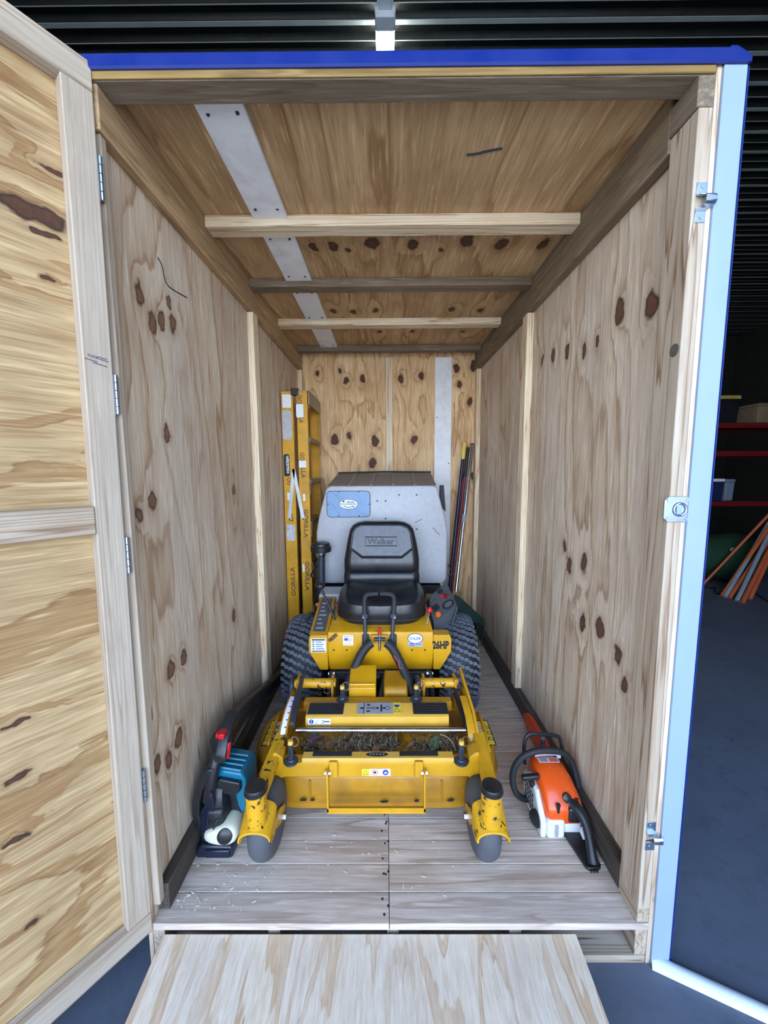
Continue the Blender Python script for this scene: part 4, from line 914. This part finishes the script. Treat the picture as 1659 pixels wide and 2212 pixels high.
for pts in ([(606, 1537, .20), (605, 1540, .235), (590, 1572, .235), (580, 1604, .225), (579, 1612, .20)], [(1032, 1541, .20), (1035, 1541, .235), (1046, 1575, .235), (1054, 1612, .225), (1057, 1622, .20)]):
    ob('lifting_hoop', MB().tube(smooth_path([px(x, y, Z=z) for x, y, z in pts], 2), .007, 8), M_yel, deck)
# ---------------------------------------------------------------- clippings and leaves on the deck
cp = MB(); rnd = random.Random(3)
def clump(x0, x1, y0, y1, n, zb):
    for _ in range(n):
        p = px(rnd.uniform(x0, x1), rnd.uniform(y0, y1), Z=zb); a = rnd.uniform(0, 6.28); L = rnd.uniform(.012, .05)
        d = Vector((math.cos(a), math.sin(a)*.8, rnd.uniform(-.2, .45)))*L; z = zb+rnd.uniform(0, .03)
        m = Vector((p.x, p.y, z)); s = Vector((-d.y, d.x, 0)).normalized()*rnd.uniform(.0008, .0022)
        k = m+d*.5+Vector((0, 0, rnd.uniform(0, .012)))
        cp.add([m-s, m+s, k+s, k-s, m+d+s*.4, m+d-s*.4], [(0, 1, 2, 3), (3, 2, 4, 5)])
clump(655, 790, 1596, 1628, 420, .20); clump(760, 860, 1594, 1626, 420, .20); clump(895, 990, 1590, 1628, 420, .20)
t = NT('dry_clippings'); v = t.obj(); c = t.ramp(t.noise(v, 70, 2), [(.3, (64,50,36)), (.5, (132,112,84)), (.62, (186,170,138)), (.75, (92,74,52))]); t.l(c, t.b.inputs['Base Color']); t.b.inputs['Roughness'].default_value = .8
tag(ob('grass_clippings', cp, t.m), 'dry grass clippings caught on the yellow mower deck', 'clippings', kind='stuff')
hm = MB()
for (x0, x1, y0, y1, k) in ((660, 780, 1598, 1626, 26), (770, 855, 1597, 1622, 20), (905, 985, 1596, 1626, 18)):
    for _ in range(k):
        p = px(rnd.uniform(x0, x1), rnd.uniform(y0, y1), Z=.2); hm.sphere((p.x, p.y, .196), rnd.uniform(.010, .024), 8, (1.3, 1, .55))
tag(ob('leaf_litter', hm, mat('litter', (70,58,44), .9, var=.5, scale=60, bump=.4)), 'brown leaf litter lying on the yellow mower deck', 'litter', kind='stuff')
def leaf(name, xq, yq, z, L, Wd, ang, col, label, lobes=0):
    p = px(xq, yq, Z=z); n = 16; pts = []
    for k in range(n):
        a = 2*math.pi*k/n; r = 1-(.45*abs(math.sin(a*lobes/2)) if lobes else 0)
        pts.append((math.cos(a)*L*r, math.sin(a)*Wd*r*(1-.4*math.cos(a) if not lobes else 1)))
    mb = MB(); c, s = math.cos(ang), math.sin(ang)
    vs = [Vector((p.x, p.y, z+.004))]+[Vector((p.x+x*c-y*s, p.y+x*s+y*c, z+.012*math.sin(x/L*2.2)+.010*abs(y)/Wd)) for x, y in pts]
    vs += [q-Vector((0, 0, .0008)) for q in vs]; m = n+1
    fs = [(0, 1+k, 1+(k+1) % n) for k in range(n)]+[(m, m+1+(k+1) % n, m+1+k) for k in range(n)]+[(1+k, m+1+k, m+1+(k+1) % n, 1+(k+1) % n) for k in range(n)]
    mb.add(vs, fs); o = ob(name, mb, mat(name+'_skin', col, .6, var=.3, scale=40))
    st = ob('stalk', MB().tube([vs[0], Vector((p.x-L*1.3*c, p.y-L*1.3*s, z+.003))], .0012, 5), mat('stalk', (110,84,60), .7), None); st.parent = o
    return tag(o, label, 'leaf', 'fallen leaves on the mower deck')
leaf('fallen_leaf', 672, 1604, .226, .040, .036, .6, (104,74,84), 'purple lobed leaf lying on the mower deck beside the ruler', 5)
leaf('fallen_leaf', 681, 1592, .226, .026, .016, 1.2, (86,112,92), 'small blue-green leaf lying behind the purple leaf on the deck')
leaf('fallen_leaf', 695, 1600, .228, .026, .018, -.5, (132,92,74), 'curled reddish brown leaf lying next to the purple leaf')
leaf('fallen_leaf', 941, 1606, .228, .034, .020, .9, (92,116,84), 'pointed grey-green leaf lying among straw on the mower deck')
leaf('fallen_leaf', 886, 1614, .212, .030, .010, .5, (140,104,70), 'narrow tan leaf lying on bare yellow deck paint')
leaf('fallen_leaf', 812, 1622, .222, .022, .014, 1.4, (128,98,76), 'folded brown leaf lying on the middle clump of clippings')
ob_ = tag(ob('straw', MB().tube(smooth_path([px(950, 1586, Z=.25), px(968, 1592, Z=.255), px(978, 1605, Z=.25), px(985, 1622, Z=.225)], 2), .0016, 5), mat('straw', (206,196,166), .7)), 'long pale straw arching over the mower deck clippings', 'straw')
# ---------------------------------------------------------------- chainsaw
M_or = mat('orange_plastic', (222,82,18), .3, var=.06, coat=.3)
M_or2 = mat('orange_scabbard', (206,62,22), .4, var=.08)
M_wp = mat('white_plastic', (214,216,216), .4, var=.05, dirt=(150,150,146), dirt_amt=.4)
cs = thing('chainsaw', (.615, .32, 0), 'orange and white chainsaw standing beside the mower on the boards', 'chainsaw')
def rr_y(y, x0, x1, z0, z1, r): return [Vector((x, y, z)) for x, z in rrect(x1-x0, z1-z0, r, 4, (x0+x1)/2, (z0+z1)/2)]
ob('engine_shroud', MB().rings([rr_y(.468, .575, .65, .07, .15, .02), rr_y(.462, .560, .662, .05, .175, .03), rr_y(.44, .548, .668, .035, .196, .035), rr_y(.39, .545, .672, .03, .205, .04), rr_y(.345, .546, .680, .03, .19, .04), rr_y(.30, .550, .688, .035, .155, .035), rr_y(.272, .556, .690, .05, .122, .025), rr_y(.264, .566, .682, .058, .11, .018)]), M_or, cs, ang=60)
hs = ob('fan_housing', MB().prism([(.262, .002), (.258, .06), (.285, .085), (.33, .135), (.40, .15), (.445, .12), (.445, .01), (.43, .002)], .530, .5515, 'X'), M_wp, cs, bev=.006)
sl = MB()
for i in range(5):
    for j in range(4):
        sl.box((.5285, .34+i*.018, .03+j*.02), (.5305, .35+i*.018, .043+j*.02))
ob('vent_slot', sl, M_ink, hs)['kind'] = 'stuff'
tk_ = ob('fuel_tank', MB().box((.552, .256, .001), (.618, .42, .075)), M_wp, cs, bev=.012, seg=3)
ob('fuel_window', MB().prism([(x, z) for x, z in rrect(.014, .05, .006, 3, .585, .037)], .2545, .257, 'Y'), M_glab, tk_)
ob('oil_tank', MB().box((.619, .275, .001), (.688, .44, .06)), M_wp, cs, bev=.01)
ob('fuel_cap', MB().lathe((.531, .300, .045), (-1, -.5, .1), [(0, .03), (.012, .029), (.016, .02), (.017, .004)], 18), M_blk, cs, bev=.001)
ob('starter_grip', MB().beam((.487, .352, .165), (.556, .352, .172), .02, .020), M_blk, cs, bev=.005)
ob('starter_stem', MB().cyl((.532, .356, .13), (.522, .352, .160), .012, n=12), M_blk, cs)
wp = [px(1146, 1727, Y=.40), px(1124, 1724, Y=.40), px(1109, 1704, Y=.40), px(1106, 1668, Y=.405), px(1122, 1638, Y=.41), px(1155, 1621, Y=.41), px(1205, 1620, Y=.41), px(1232, 1636, Y=.41), px(1243, 1670, Y=.40), px(1250, 1702, Y=.37)]
ob('front_handle', MB().tube(smooth_path(wp, 2), .0125, 14), M_rub, cs)
gp = [px(1134, 1650, Y=.44), px(1131, 1606, Y=.455), px(1139, 1587, Y=.46), px(1152, 1584, Y=.46), px(1203, 1588, Y=.46), px(1211, 1597, Y=.46), px(1217, 1630, Y=.44)]
gd = ob('hand_guard', MB().tube(smooth_path(gp, 2), .0075, 10), M_blk, cs)
ob('guard_strut', MB().beam(px(1173, 1590, Y=.46), px(1173, 1622, Y=.448), .018, .008), M_blk, gd, bev=.002)
a, b = px(1156, 1632, Y=.425), px(1211, 1634, Y=.425)
ob('guard_label', MB().beam(a, b, .004, .014), M_wlab, gd)
[ob('label_mark', MB().box(((a.x+b.x)/2+u_, a.y-.0032, (a.z+b.z)/2-.003), ((a.x+b.x)/2+u_+l_, a.y-.0022, (a.z+b.z)/2+.003)), M_ink, gd) for u_, l_ in ((-.008, .010), (.005, .008), (.018, .016))]
M = frame((px(1191, 1654, Z=.205).x, .392, .2062), (1, 0, 0), (0, 1, .02))
lb = ob('rating_sticker', MB().box((-.04, -.012, 0), (.04, .012, .0006), M), M_wlab, cs); ob('sticker_field', MB().box((.002, -.010, .0007), (.037, .010, .001), M), mat('salmon_ink', (206,120,96), .5), lb); ob('sticker_field', MB().box((-.037, -.010, .0007), (-.004, .010, .001), M), M_glab, lb)
q = px(1224, 1725, Y=.287); ob('filter_knob', MB().lathe((q.x, q.y+.006, q.z), (0, -1, .45), [(0, .017), (.012, .016), (.015, .010), (.016, .003)], 16), M_blk, cs)
for k in range(5):
    q = px(1244+k*.5, 1724+k*5, Y=.286+k*-.003); ob('vent_slot', MB().beam(q+Vector((-.007, -.004, 0)), q+Vector((.007, -.004, 0)), .004, .0035), M_ink, cs)
q = px(1205, 1740, Y=.27); ob('master_switch', MB().cyl(q+Vector((0, -.002, -.025)), q+Vector((0, -.006, .01)), .006, .007, 10), M_blk, cs)
gp = [(.650, .285, .115), (.664, .262, .116), (.673, .235, .100), (.674, .205, .072), (.670, .178, .040), (.668, .160, .014)]
sm = smooth_path(gp, 2)
rh = ob('rear_handle', MB().tube(sm, [.025-.010*min(1, k/len(sm)*2.2)+.004*max(0, k/len(sm)-.6)*2.5 for k in range(len(sm))], 14), M_blk, cs)
ob('handle_shoulder', MB().box((.628, .258, .062), (.684, .285, .122)), M_blk, rh, bev=.010, seg=3)
ob('foot_plate', MB().prism([(.618, .285), (.690, .285), (.694, .16), (.686, .148), (.645, .146), (.638, .154)], .001, .012, 'Z'), M_blk, rh, bev=.003)
ob('handle_web', MB().prism([(.285, .012), (.285, .07), (.25, .035), (.17, .0125)], .688, .693, 'X'), M_blk, rh)
for k in range(3): ob('foot_rib', MB().box((.650+k*.010, .140, .001), (.655+k*.010, .147, .010)), M_blk, rh)
ob('throttle_trigger', MB().prism([(.24, .05), (.215, .045), (.205, .06), (.235, .075)], .660, .668, 'X'), M_wp, rh)
ob('bar_scabbard', MB().prism([(.452, .018), (.452, .105), (.62, .112), (.79, .112), (.845, .100), (.872, .078), (.868, .055), (.80, .022)], .682, .706, 'X'), M_or2, cs, bev=.005, label='orange plastic bar cover')
# ---------------------------------------------------------------- backpack leaf blower
M_teal = mat('teal_plastic', (14,104,130), .32, var=.1)
M_navy = mat('navy_plastic', (22,28,44), .3, var=.15, spec=.6)
M_tank = mat('cream_tank', (214,212,188), .4, var=.06)
lbw = thing('leaf_blower', (-.645, .27, 0), 'black and teal backpack leaf blower standing by the side wall', 'leaf blower')
ob('base', MB().prism([(-.708, .001), (-.582, .001), (-.578, .010), (-.582, .046), (-.690, .050), (-.708, .03)], .190, .37, 'Y'), M_navy, lbw, bev=.006, seg=3)
ob('base_lip', MB().box((-.672, .184, .008), (-.588, .1895, .036)), M_navy, lbw, bev=.003)
arcp = [(-.700, .05), (-.722, .095), (-.730, .14), (-.727, .19), (-.712, .24), (-.690, .285), (-.668, .318)]
inn = [(x+.030, z) for x, z in arcp]
ob('back_frame', MB().prism(arcp+inn[::-1], .215, .44, 'Y'), M_blk, lbw, bev=.008, seg=3)
ob('frame_cheek', MB().prism([(-.694, .05), (-.665, .05), (-.668, .09), (-.664, .15), (-.650, .21), (-.652, .235), (-.690, .16), (-.696, .10)], .205, .2148, 'Y'), M_navy, lbw, bev=.004)
ob('shoulder_arm', MB().tube(smooth_path([(-.672, .23, .19), (-.660, .23, .255), (-.648, .24, .315), (-.642, .26, .352)], 2), .021, 12), M_blk, lbw)
ob('navy_panel', MB().prism([(-.662, .172), (-.646, .165), (-.640, .195), (-.646, .238), (-.652, .24), (-.655, .2)], .2035, .212, 'Y'), M_navy, lbw, bev=.003)  # small navy panel beside the frame cheek
ob('fan_volute', MB().lathe((-.668, .34, .155), (1, 0, .1), [(0, .10), (.02, .125), (.05, .12), (.065, .06)], 30), M_blk, lbw)
cov = ob('engine_cover', MB().prism([(-.650, .285), (-.562, .270), (-.546, .245), (-.544, .13), (-.566, .105), (-.580, .14), (-.588, .185), (-.655, .20), (-.660, .255)], .255, .372, 'Y'), M_teal, lbw, bev=.008, seg=3)
for k in range(4): ob('cover_rib', MB().tube([(-.644, .262+k*.024, .290-k*.001), (-.564, .262+k*.024, .275)], .0045, 6), M_teal, cov)
ob('starter_cover', MB().prism([(-.645, .205), (-.580, .195), (-.560, .215), (-.560, .245), (-.635, .262), (-.648, .250)], .238, .2545, 'Y'), M_blk, lbw, bev=.005)
ob('cylinder_fins', MB().box((-.64, .262, .10), (-.57, .36, .185)), M_frame, lbw, bev=.003)
ob('muffler_cover', MB().rings([[Vector((x, y, z)) for x, z in rrect(w, h, .014, 4, -.654, .128)] for y, w, h in ((.30, .085, .085), (.225, .085, .085), (.212, .078, .078), (.206, .06, .06))]), M_blk, lbw, ang=50)
def tk(y, fx, fz): return [Vector((-.628+(x+.002)*fx, y, .083+z*fz)) for x, z in ((-.055, -.012), (-.045, -.03), (.0, -.042), (.04, -.040), (.056, -.02), (.058, .012), (.045, .034), (.005, .034), (-.02, .018), (-.05, .014))]
tank = ob('fuel_tank', MB().rings([tk(.33, 1.1, 1.05), tk(.222, 1.14, 1.1), tk(.203, 1.1, 1.02), tk(.193, .95, .88), tk(.189, .66, .6)]), M_tank, lbw, sub=1, ang=70)
ob('fuel_cap', MB().lathe((-.603, .198, .086), (.12, -1, .25), [(0, .026), (.012, .026), (.016, .020), (.017, .003)], 18), M_blk, tank)
ob('fuel_line', MB().tube(smooth_path([(-.645, .20, .105), (-.640, .196, .122), (-.630, .205, .140)], 2), .003, 6), M_rub, tank)
a = px(485, 1592, Y=.27)
gpn = ob('throttle_grip', MB().rings([[Vector((a.x+x, a.y+dy, a.z+z+dz)) for x, z in rrect(w, h, .010, 3)] for dy, dz, w, h in ((-.045, -.05, .04, .03), (-.02, -.01, .045, .036), (.02, .018, .045, .036), (.07, .04, .036, .03))]), M_blk, lbw, ang=50)
ob('stop_switch', MB().box((a.x-.012, a.y-.028, a.z+.010), (a.x+.010, a.y+.006, a.z+.030)), M_red, gpn, bev=.003)
ob('cruise_lever', MB().box((a.x-.026, a.y-.015, a.z+.002), (a.x-.018, a.y+.012, a.z+.022)), M_red, gpn, bev=.002)
ob('trigger', MB().beam((a.x+.020, a.y-.03, a.z-.06), (a.x+.026, a.y-.02, a.z-.005), .008, .012), M_red, gpn, bev=.002)
tb = [(-.655, .31, .345), (-.660, .45, .34), (-.668, .60, .30), (-.668, .78, .24), (-.664, .95, .19), (-.662, 1.15, .14), (-.662, 1.40, .11)]
sm = smooth_path(tb, 3); ob('blower_tube', MB().tube(sm, [.038+(.003 if (k % 2 and k < len(sm)*.45) else 0) for k in range(len(sm))], 14), M_blk, lbw)
# ---------------------------------------------------------------- step ladder
M_ly = mat('yellow_fibreglass', (206,150,22), .45, var=.1, scale=14, dirt=(120,92,40), dirt_amt=.45)
M_al = mat('dull_aluminium', (150,140,122), .45, metal=.6, var=.12, scale=20)
M_alb = mat('bright_aluminium', (206,210,214), .35, metal=.5, var=.08)
LY = 1.62
ld = thing('step_ladder', (-.66, 1.85, 0), 'yellow fibreglass step ladder folded upright in the shed corner', 'ladder')
def xs_(x, y): return px(x, y, Y=LY).x
LX = [(xs_(607, 860), xs_(632, 860)), (xs_(641, 860), xs_(662, 860)+.004)]
rails = []
for i, (x0, x1) in enumerate(LX):
    for y, s in ((LY, 1), (2.09, -1)):
        ya_, yb_ = (y, y+s*.028); za_, zb_ = .0, 1.885
        C = [(x0, ya_), (x1, ya_), (x1, yb_), (x1-.005, yb_), (x1-.005, ya_+s*.005), (x0+.005, ya_+s*.005), (x0+.005, yb_), (x0, yb_)]
        xsft = .0
        rails.append(ob('rail', MB().prism(C, .012, zb_, 'Z'), M_ly, ld))
        ob('foot', MB().box((x0-.001, min(ya_, yb_)-.001, .0), (x1+.001, max(ya_, yb_)+.002, .04)), M_rub, rails[-1], bev=.003)
x0, x1 = LX[1]
for z in (1.585, 1.295, 1.0, .71, .42, .13):
    o = ob('step', MB().box((x0+.006, LY+.006, z-.006), (x1+.006, 2.084, z)).box((x1+.001, LY+.03, z-.028), (x1+.006, 2.06, z-.006)), M_al, ld, bev=.001)
    ob('step_brace', MB().beam((x1+.003, LY+.05, z-.028), (x1+.003, LY+.012, z-.11), .004, .014), M_al, o); ob('step_brace', MB().beam((x1+.003, 2.05, z-.028), (x1+.003, 2.085, z-.11), .004, .014), M_al, o)
x0, x1 = LX[0]
for z in (1.45, .86, .27): ob('rear_brace', MB().box((x0+.01, LY+.006, z-.012), (x0+.035, 2.084, z+.012)), M_al, ld)
ob('top_cap', MB().box((LX[1][0], LY+.001, 1.8855), (LX[1][1]+.012, 2.089, 1.893)).box((LX[1][1]+.0045, LY+.006, 1.80), (LX[1][1]+.012, 2.084, 1.8855)), M_al, ld, bev=.002)
ob('top_hinge', MB().box((LX[0][1]-.012, LY-.004, 1.86), (LX[1][0]+.012, LY+.03, 1.905)), M_blk, ld, bev=.003)
for a, b in (((634, 1014), (625, 1121)), ((634, 1014), (655, 1121))):
    o = ob('spreader', MB().beam(px(*a, Y=LY-.005), px(*b, Y=LY-.005), .024, .004, (0, -1, 0)), M_alb, ld, bev=.001)
    for q in (a, b): c = px(*q, Y=LY-.008); ob('rivet', MB().cyl((c.x, c.y-.002, c.z), (c.x, c.y+.003, c.z), .006, n=10), M_slate, o)
LF = lambda x, y: frame(px(x, y, Y=LY-.0006), (1, 0, 0), (0, 0, 1))
DN = lambda x, y: frame(px(x, y, Y=LY-.0008), (-.02, 0, -1), (1, 0, 0))
UPW = lambda x, y: frame(px(x, y, Y=LY-.0008), (-.02, 0, 1), (-1, 0, 0))
M_fade = mat('faded_print', (96,72,30), .6, var=.15)
for i, x0_, y0_, x1_, y1_, m, r in ((0, 610, 852, 628, 881, M_wlab, .006), (0, 611, 886, 629, 950, mat('silver_label', (178,180,180), .4, var=.12, scale=50), .03), (2, 640, 873, 655, 902, M_wlab, .008), (2, 646, 995, 661, 1010, M_wlab, .006), (0, 620, 1133, 637, 1168, mat('worn_silver', (186,188,192), .4, var=.25, scale=50), .003)):
    sticker(x0_, y0_, x1_, y1_, m, rails[i], 'label_plate', F=LF, r=r)
s_, M, w, h = sticker(614, 981, 625, 1029, M_ink, rails[0], 'name_plate', F=LF, r=.012)
text('INDUSTRIAL', UPW(621, 1003), h*.8, w*.42, M_wlab, s_, .03); [ob('label_mark', MB().box((w*.24, h*a_, .0007), (w*.36, h*b_, .001), M), M_wlab, s_) for a_, b_ in ((.14, .32), (-.02, .11), (-.24, -.05))]
for i, x, y, bdy, L, f in ((2, 661, 1131, 'GORILLA', .20, DN), (2, 664, 1245, 'GORILLA', .21, DN), (2, 647, 863, 'GO', .055, DN), (2, 651, 908, 'LA', .035, DN), (2, 653, 986, 'GO', .055, DN), (2, 655, 1022, 'LLA', .07, DN), (0, 633, 1256, 'GORILLA', .21, UPW), (0, 625, 1040, 'GO', .05, UPW), (0, 629, 1118, 'LA', .05, UPW)):
    text(bdy, f(x, y), L, .03, M_fade, rails[i], .02)
sticker(621, 1064, 626, 1081, M_wlab, rails[0], 'label_plate', F=LF, r=.002); sticker(655, 1067, 659, 1082, M_wlab, rails[2], 'label_plate', F=LF, r=.002); sticker(654, 1219, 658, 1235, M_wlab, rails[2], 'label_plate', F=LF, r=.002)
# ---------------------------------------------------------------- long handled tools in the corner
def pole(name, top, low, label, segs, r):
    d = (low-top); k = (0.002-top.z)/d.z; bot = top+d*k
    o = thing(name, bot, label, 'tool handle', 'long handled tools leaning in the rear corner')
    for nm, a, b, m, rr in segs: ob(nm, MB().cyl(top+(bot-top)*a, top+(bot-top)*b, rr, n=14), m, o)
    return o, bot
M_nv = mat('navy_handle', (24,26,58), .35, var=.06); M_ms = mat('maroon_handle', (128,22,44), .35, var=.06); M_yg = mat('yellow_grip', (222,196,84), .45, var=.06)
T1, L1 = px(1003.5, 957, Y=2.17), px(976, 1225, Y=2.02)
pole('broom_handle', T1, L1, 'navy broom handle with a yellow grip leaning in the corner', (('grip', 0, .085, M_yg, .0165), ('shaft', .085, 1, M_nv, .0145)), .0145)
T2, L2 = px(1012, 967, Y=2.2), px(981, 1225, Y=2.07)
pole('broom_handle', T2, L2, 'maroon broom handle with a dark grip between the navy and silver handles', (('grip', 0, .16, M_blk, .0155), ('shaft', .16, 1, M_ms, .013)), .013)
T3, L3 = px(1020, 961, Y=2.12), px(985, 1278, Y=1.80)
rk = thing('leaf_rake', (.5, 1.75, 0), 'green leaf rake with a silver pole leaning in the rear corner', 'rake', 'long handled tools leaning in the rear corner')
jn = T3+(L3-T3)*.52
ob('upper_pole', MB().cyl(T3, jn, .0165, n=16), M_steel, rk); ob('lower_pole', MB().cyl(jn, L3, .0125, n=16), M_steel, rk)
ob('pole_clamp', MB().cyl(jn-(T3-L3).normalized()*.03, jn+(T3-L3).normalized()*.03, .019, n=14), M_glab, rk); ob('pole_cap', MB().cyl(T3, T3+(T3-L3).normalized()*.008, .017, n=14), M_blk, rk)
M_gr = mat('dark_green_plastic', (14,50,44), .45, var=.1)
RY = 1.74; hp_ = [px(x, y, Y=RY) for x, y in ((983, 1284), (992, 1289), (1046, 1338), (1047, 1346), (960, 1344))]
hdk = ob('rake_head', MB().prism([(p.x, p.z) for p in hp_], RY, RY+.012, 'Y'), M_gr, rk, bev=.003)
for k in range(13):
    f_ = k/12; a = px(962+f_*84, 1345+f_*.5, Y=RY+.006); b = px(960+f_*80, 1392, Y=RY+.0)
    if b.z < .012: b.z = .012
    ob('tine', MB().tube(smooth_path([a, a*.5+b*.5, b+Vector((0, 0, .012)), b+Vector((-.006, -.03, .002))], 2), .0045, 6), M_gr, hdk)
# ---------------------------------------------------------------- garage: floor strip, rack and stores
a, b = px(1432, 2089, Z=GZ+.001), px(1659, 2194, Z=GZ+.001); d = (b-a).normalized(); far = a+d*1.2; near = a-d*.03
sn = Vector((-d.y, d.x, 0)); fm = MB(); R = []
for k in range(2):
    P = (near, far)[k]; R.append([P+sn*(.022*math.cos(t*math.pi/8))+Vector((0, 0, max(.0, .020*math.sin(t*math.pi/8)))) for t in range(9)])
fm.rings(R)
tag(ob('foam_strip', fm, mat('white_foam', (216,226,232), .7, var=.04, bump=.2)), 'white foam strip lying across the concrete by the flashing', 'foam strip')
rkY, X0, X1 = 3.7, 3.6, 6.6
rack = thing('storage_rack', ((X0+X1)/2, rkY+.3, GZ), 'dark storage rack with red shelf beams in the unlit garage', 'rack')
M_rbeam = mat('red_beam', (104,16,20), .45, var=.1); M_upr = mat('dark_upright', (24,28,40), .5); M_shelf = mat('dark_shelf', (40,36,32), .8)
lv_ = [px(1600, 918, Y=rkY).z, px(1600, 979, Y=rkY).z, px(1600, 1087, Y=rkY).z]
for x in (X0, X1):
    for y in (rkY+.02, rkY+.6): ob('upright', MB().box((x, y, GZ), (x+.05, y+.05, 2.5)), M_upr, rack)
for z in lv_:
    ob('beam', MB().box((X0+.05, rkY-.02, z-.035), (X1, rkY+.02, z+.025)), M_rbeam, rack); ob('beam', MB().box((X0+.05, rkY+.6, z-.035), (X1, rkY+.65, z+.025)), M_rbeam, rack)
    ob('shelf_board', MB().box((X0+.05, rkY+.021, z+.005), (X1, rkY+.6, z+.0245)), M_shelf, rack)
def box_on(name, xa_, xb_, lev, ytop, label, cat, m, lidm=None, dep=.4, yoff=.05, group=None):
    x0, x1 = px(xa_, ytop, Y=rkY+yoff).x, px(xb_, ytop, Y=rkY+yoff).x; zb = lv_[lev]+.0255; zt_ = px((xa_+xb_)/2, ytop, Y=rkY+yoff).z
    o = thing(name, ((x0+x1)/2, rkY+yoff+dep/2, zb), label, cat, group); h_ = zt_-zb
    def ringz(z, f): return [Vector(((x0+x1)/2+(x1-x0)/2*f*sx1, rkY+yoff+dep/2+dep/2*f*sy1, z)) for sx1, sy1 in ((-1, -1), (1, -1), (1, 1), (-1, 1))]
    ob('body', MB().rings([ringz(zb, .9), ringz(zb+h_*.86, .97)]), m, o, bev=.01)
    ob('lid', MB().rings([ringz(zb+h_*.862, 1.0), ringz(zt_-h_*.03, 1.0), ringz(zt_, .94)]), lidm or m, o, bev=.008)
    return o
M_nvt = mat('navy_tub', (26,36,74), .45, var=.08); M_gyt = mat('grey_tub', (110,124,140), .45, var=.06); M_bkt = mat('black_tub', (18,20,26), .5, var=.1); M_ylid = mat('yellow_rim', (170,150,70), .5)
box_on('storage_tub', 1551, 1603, 0, 853, 'black storage tub with a pale yellow rim on the top red shelf', 'tub', M_bkt, M_ylid)
box_on('carton', 1640, 1700, 0, 870, 'brown carton at the end of the top red shelf', 'carton', mat('carton', (122,104,80), .8))
box_on('cooler_box', 1534, 1568, 2, 1034, 'navy cooler box with a white band on the lowest red shelf', 'cooler', M_nvt, M_wlab)
box_on('parts_tub', 1570, 1590, 2, 1035, 'small blue-grey plastic tub beside the navy cooler box', 'tub', M_gyt, M_gyt, .3)
def sack(name, xq, zc, L, H, D, m, label, cat, y=rkY+.2):
    o = ob(name, MB().rings([[Vector((xq+L*(k/10-.5), y+D*math.cos(t)*math.sin(math.pi*(.08+.84*k/10))**.5, zc+H*math.sin(t)*math.sin(math.pi*(.08+.84*k/10))**.5)) for t in [2*math.pi*j/16 for j in range(16)]] for k in range(11)]), m)
    return tag(o, label, cat)
sack('green_bag', px(1590, 1190, Y=rkY+.2).x, .19, 1.3, .32, .26, mat('green_cloth', (16,56,34), .8, var=.2), 'dark green cloth sports bag lying under the lowest red shelf', 'bag', rkY+.28)
q = px(1590, 1186, Y=rkY+.0); bag = bpy.data.objects['green_bag']
q = px(1582, 1187, Y=rkY+.0); text('GO', frame((q.x, rkY+.005, q.z), (1, 0, .2), (0, 0, 1)), .05, .04, M_wlab, bag, .02)
M_pvc = mat('grey_pvc', (136,146,158), .4, var=.05); M_opvc = mat('orange_pvc', (190,92,54), .45, var=.08)
for (xa_, ya_, xb_, yb_, m, lab, yy) in ((1515, 1266, 1672, 1100, M_opvc, 'thin orange conduit leaning at the lowest slant across the green bag', .0), (1560, 1287, 1668, 1128, M_opvc, 'short orange conduit behind the first grey conduit', .06), (1566, 1289, 1672, 1112, M_pvc, 'grey conduit standing next to the short orange conduit', .0), (1576, 1291, 1675, 1145, M_opvc, 'orange conduit between the two grey conduits', .05), (1592, 1297, 1676, 1122, M_pvc, 'grey conduit with orange conduits on both sides', .0), (1604, 1301, 1682, 1146, M_opvc, 'thick orange conduit beside the second grey conduit', .0), (1620, 1293, 1690, 1142, M_opvc, 'orange conduit farthest along the rack in the leaning bundle', .05)):
    ft = px(xa_, ya_, Z=GZ+.012); dir2 = px(xb_, yb_, Y=rkY-.10-yy)
    v_ = (dir2-ft); tp = ft+v_*1.06
    t_ = thing('conduit_pole', ft, lab, 'pole', 'conduit poles leaning on the rack'); ob('tube', MB().cyl(ft, tp, .022 if xa_ > 1515 else .016, n=12), m, t_); ob('end_ring', MB().cyl(ft-v_.normalized()*.004, ft+v_.normalized()*.03, (.022 if xa_ > 1515 else .016)+.002, n=12), m, t_)
cd_ = smooth_path([px(x, y, Z=GZ+.01) for x, y in ((1508, 1262), (1530, 1272), (1548, 1268), (1540, 1280), (1556, 1284), (1575, 1272), (1600, 1280), (1625, 1276), (1659, 1300))], 2)
tag(ob('floor_cable', MB().tube(cd_, .008, 6), M_blk), 'black cable lying on the concrete under the leaning conduits', 'cable')

# marker line and scribbles on the side wall, shavings on the boards
M_mk = mat('marker_ink', (52,56,66), .7)
ob('marker_line', MB().tube(smooth_path([px(x, y, X=-HW+.0004) for x, y in ((340, 556), (350, 572), (354, 600), (362, 618), (380, 630), (404, 643))], 2), .0022, 5), M_mk, wl)
ob('marker_line', MB().tube(smooth_path([px(x, y, Z=2.3176) for x, y in ((1008, 334), (1030, 332), (1050, 326), (1085, 320))], 2), .004, 5), M_mk, ce)
shv = MB(); rs = random.Random(11)
for k in range(70):
    if k < 40: x, y = rs.uniform(-.70, -.42), rs.uniform(.03, .17)
    else: x, y = rs.uniform(-.35, .2), rs.uniform(.05, .30)
    a = rs.uniform(0, 3.14); L = rs.uniform(.004, .014); w_ = rs.uniform(.0006, .0018)
    shv.box((-L/2, -w_, 0), (L/2, w_, .0012), Matrix.Translation((x, y, .001)) @ Matrix.Rotation(a, 4, 'Z'))
tag(ob('wood_shavings', shv, mat('shavings', (216,206,190), .8, var=.2)), 'pale wood shavings scattered over the front floor boards', 'shavings', kind='stuff')
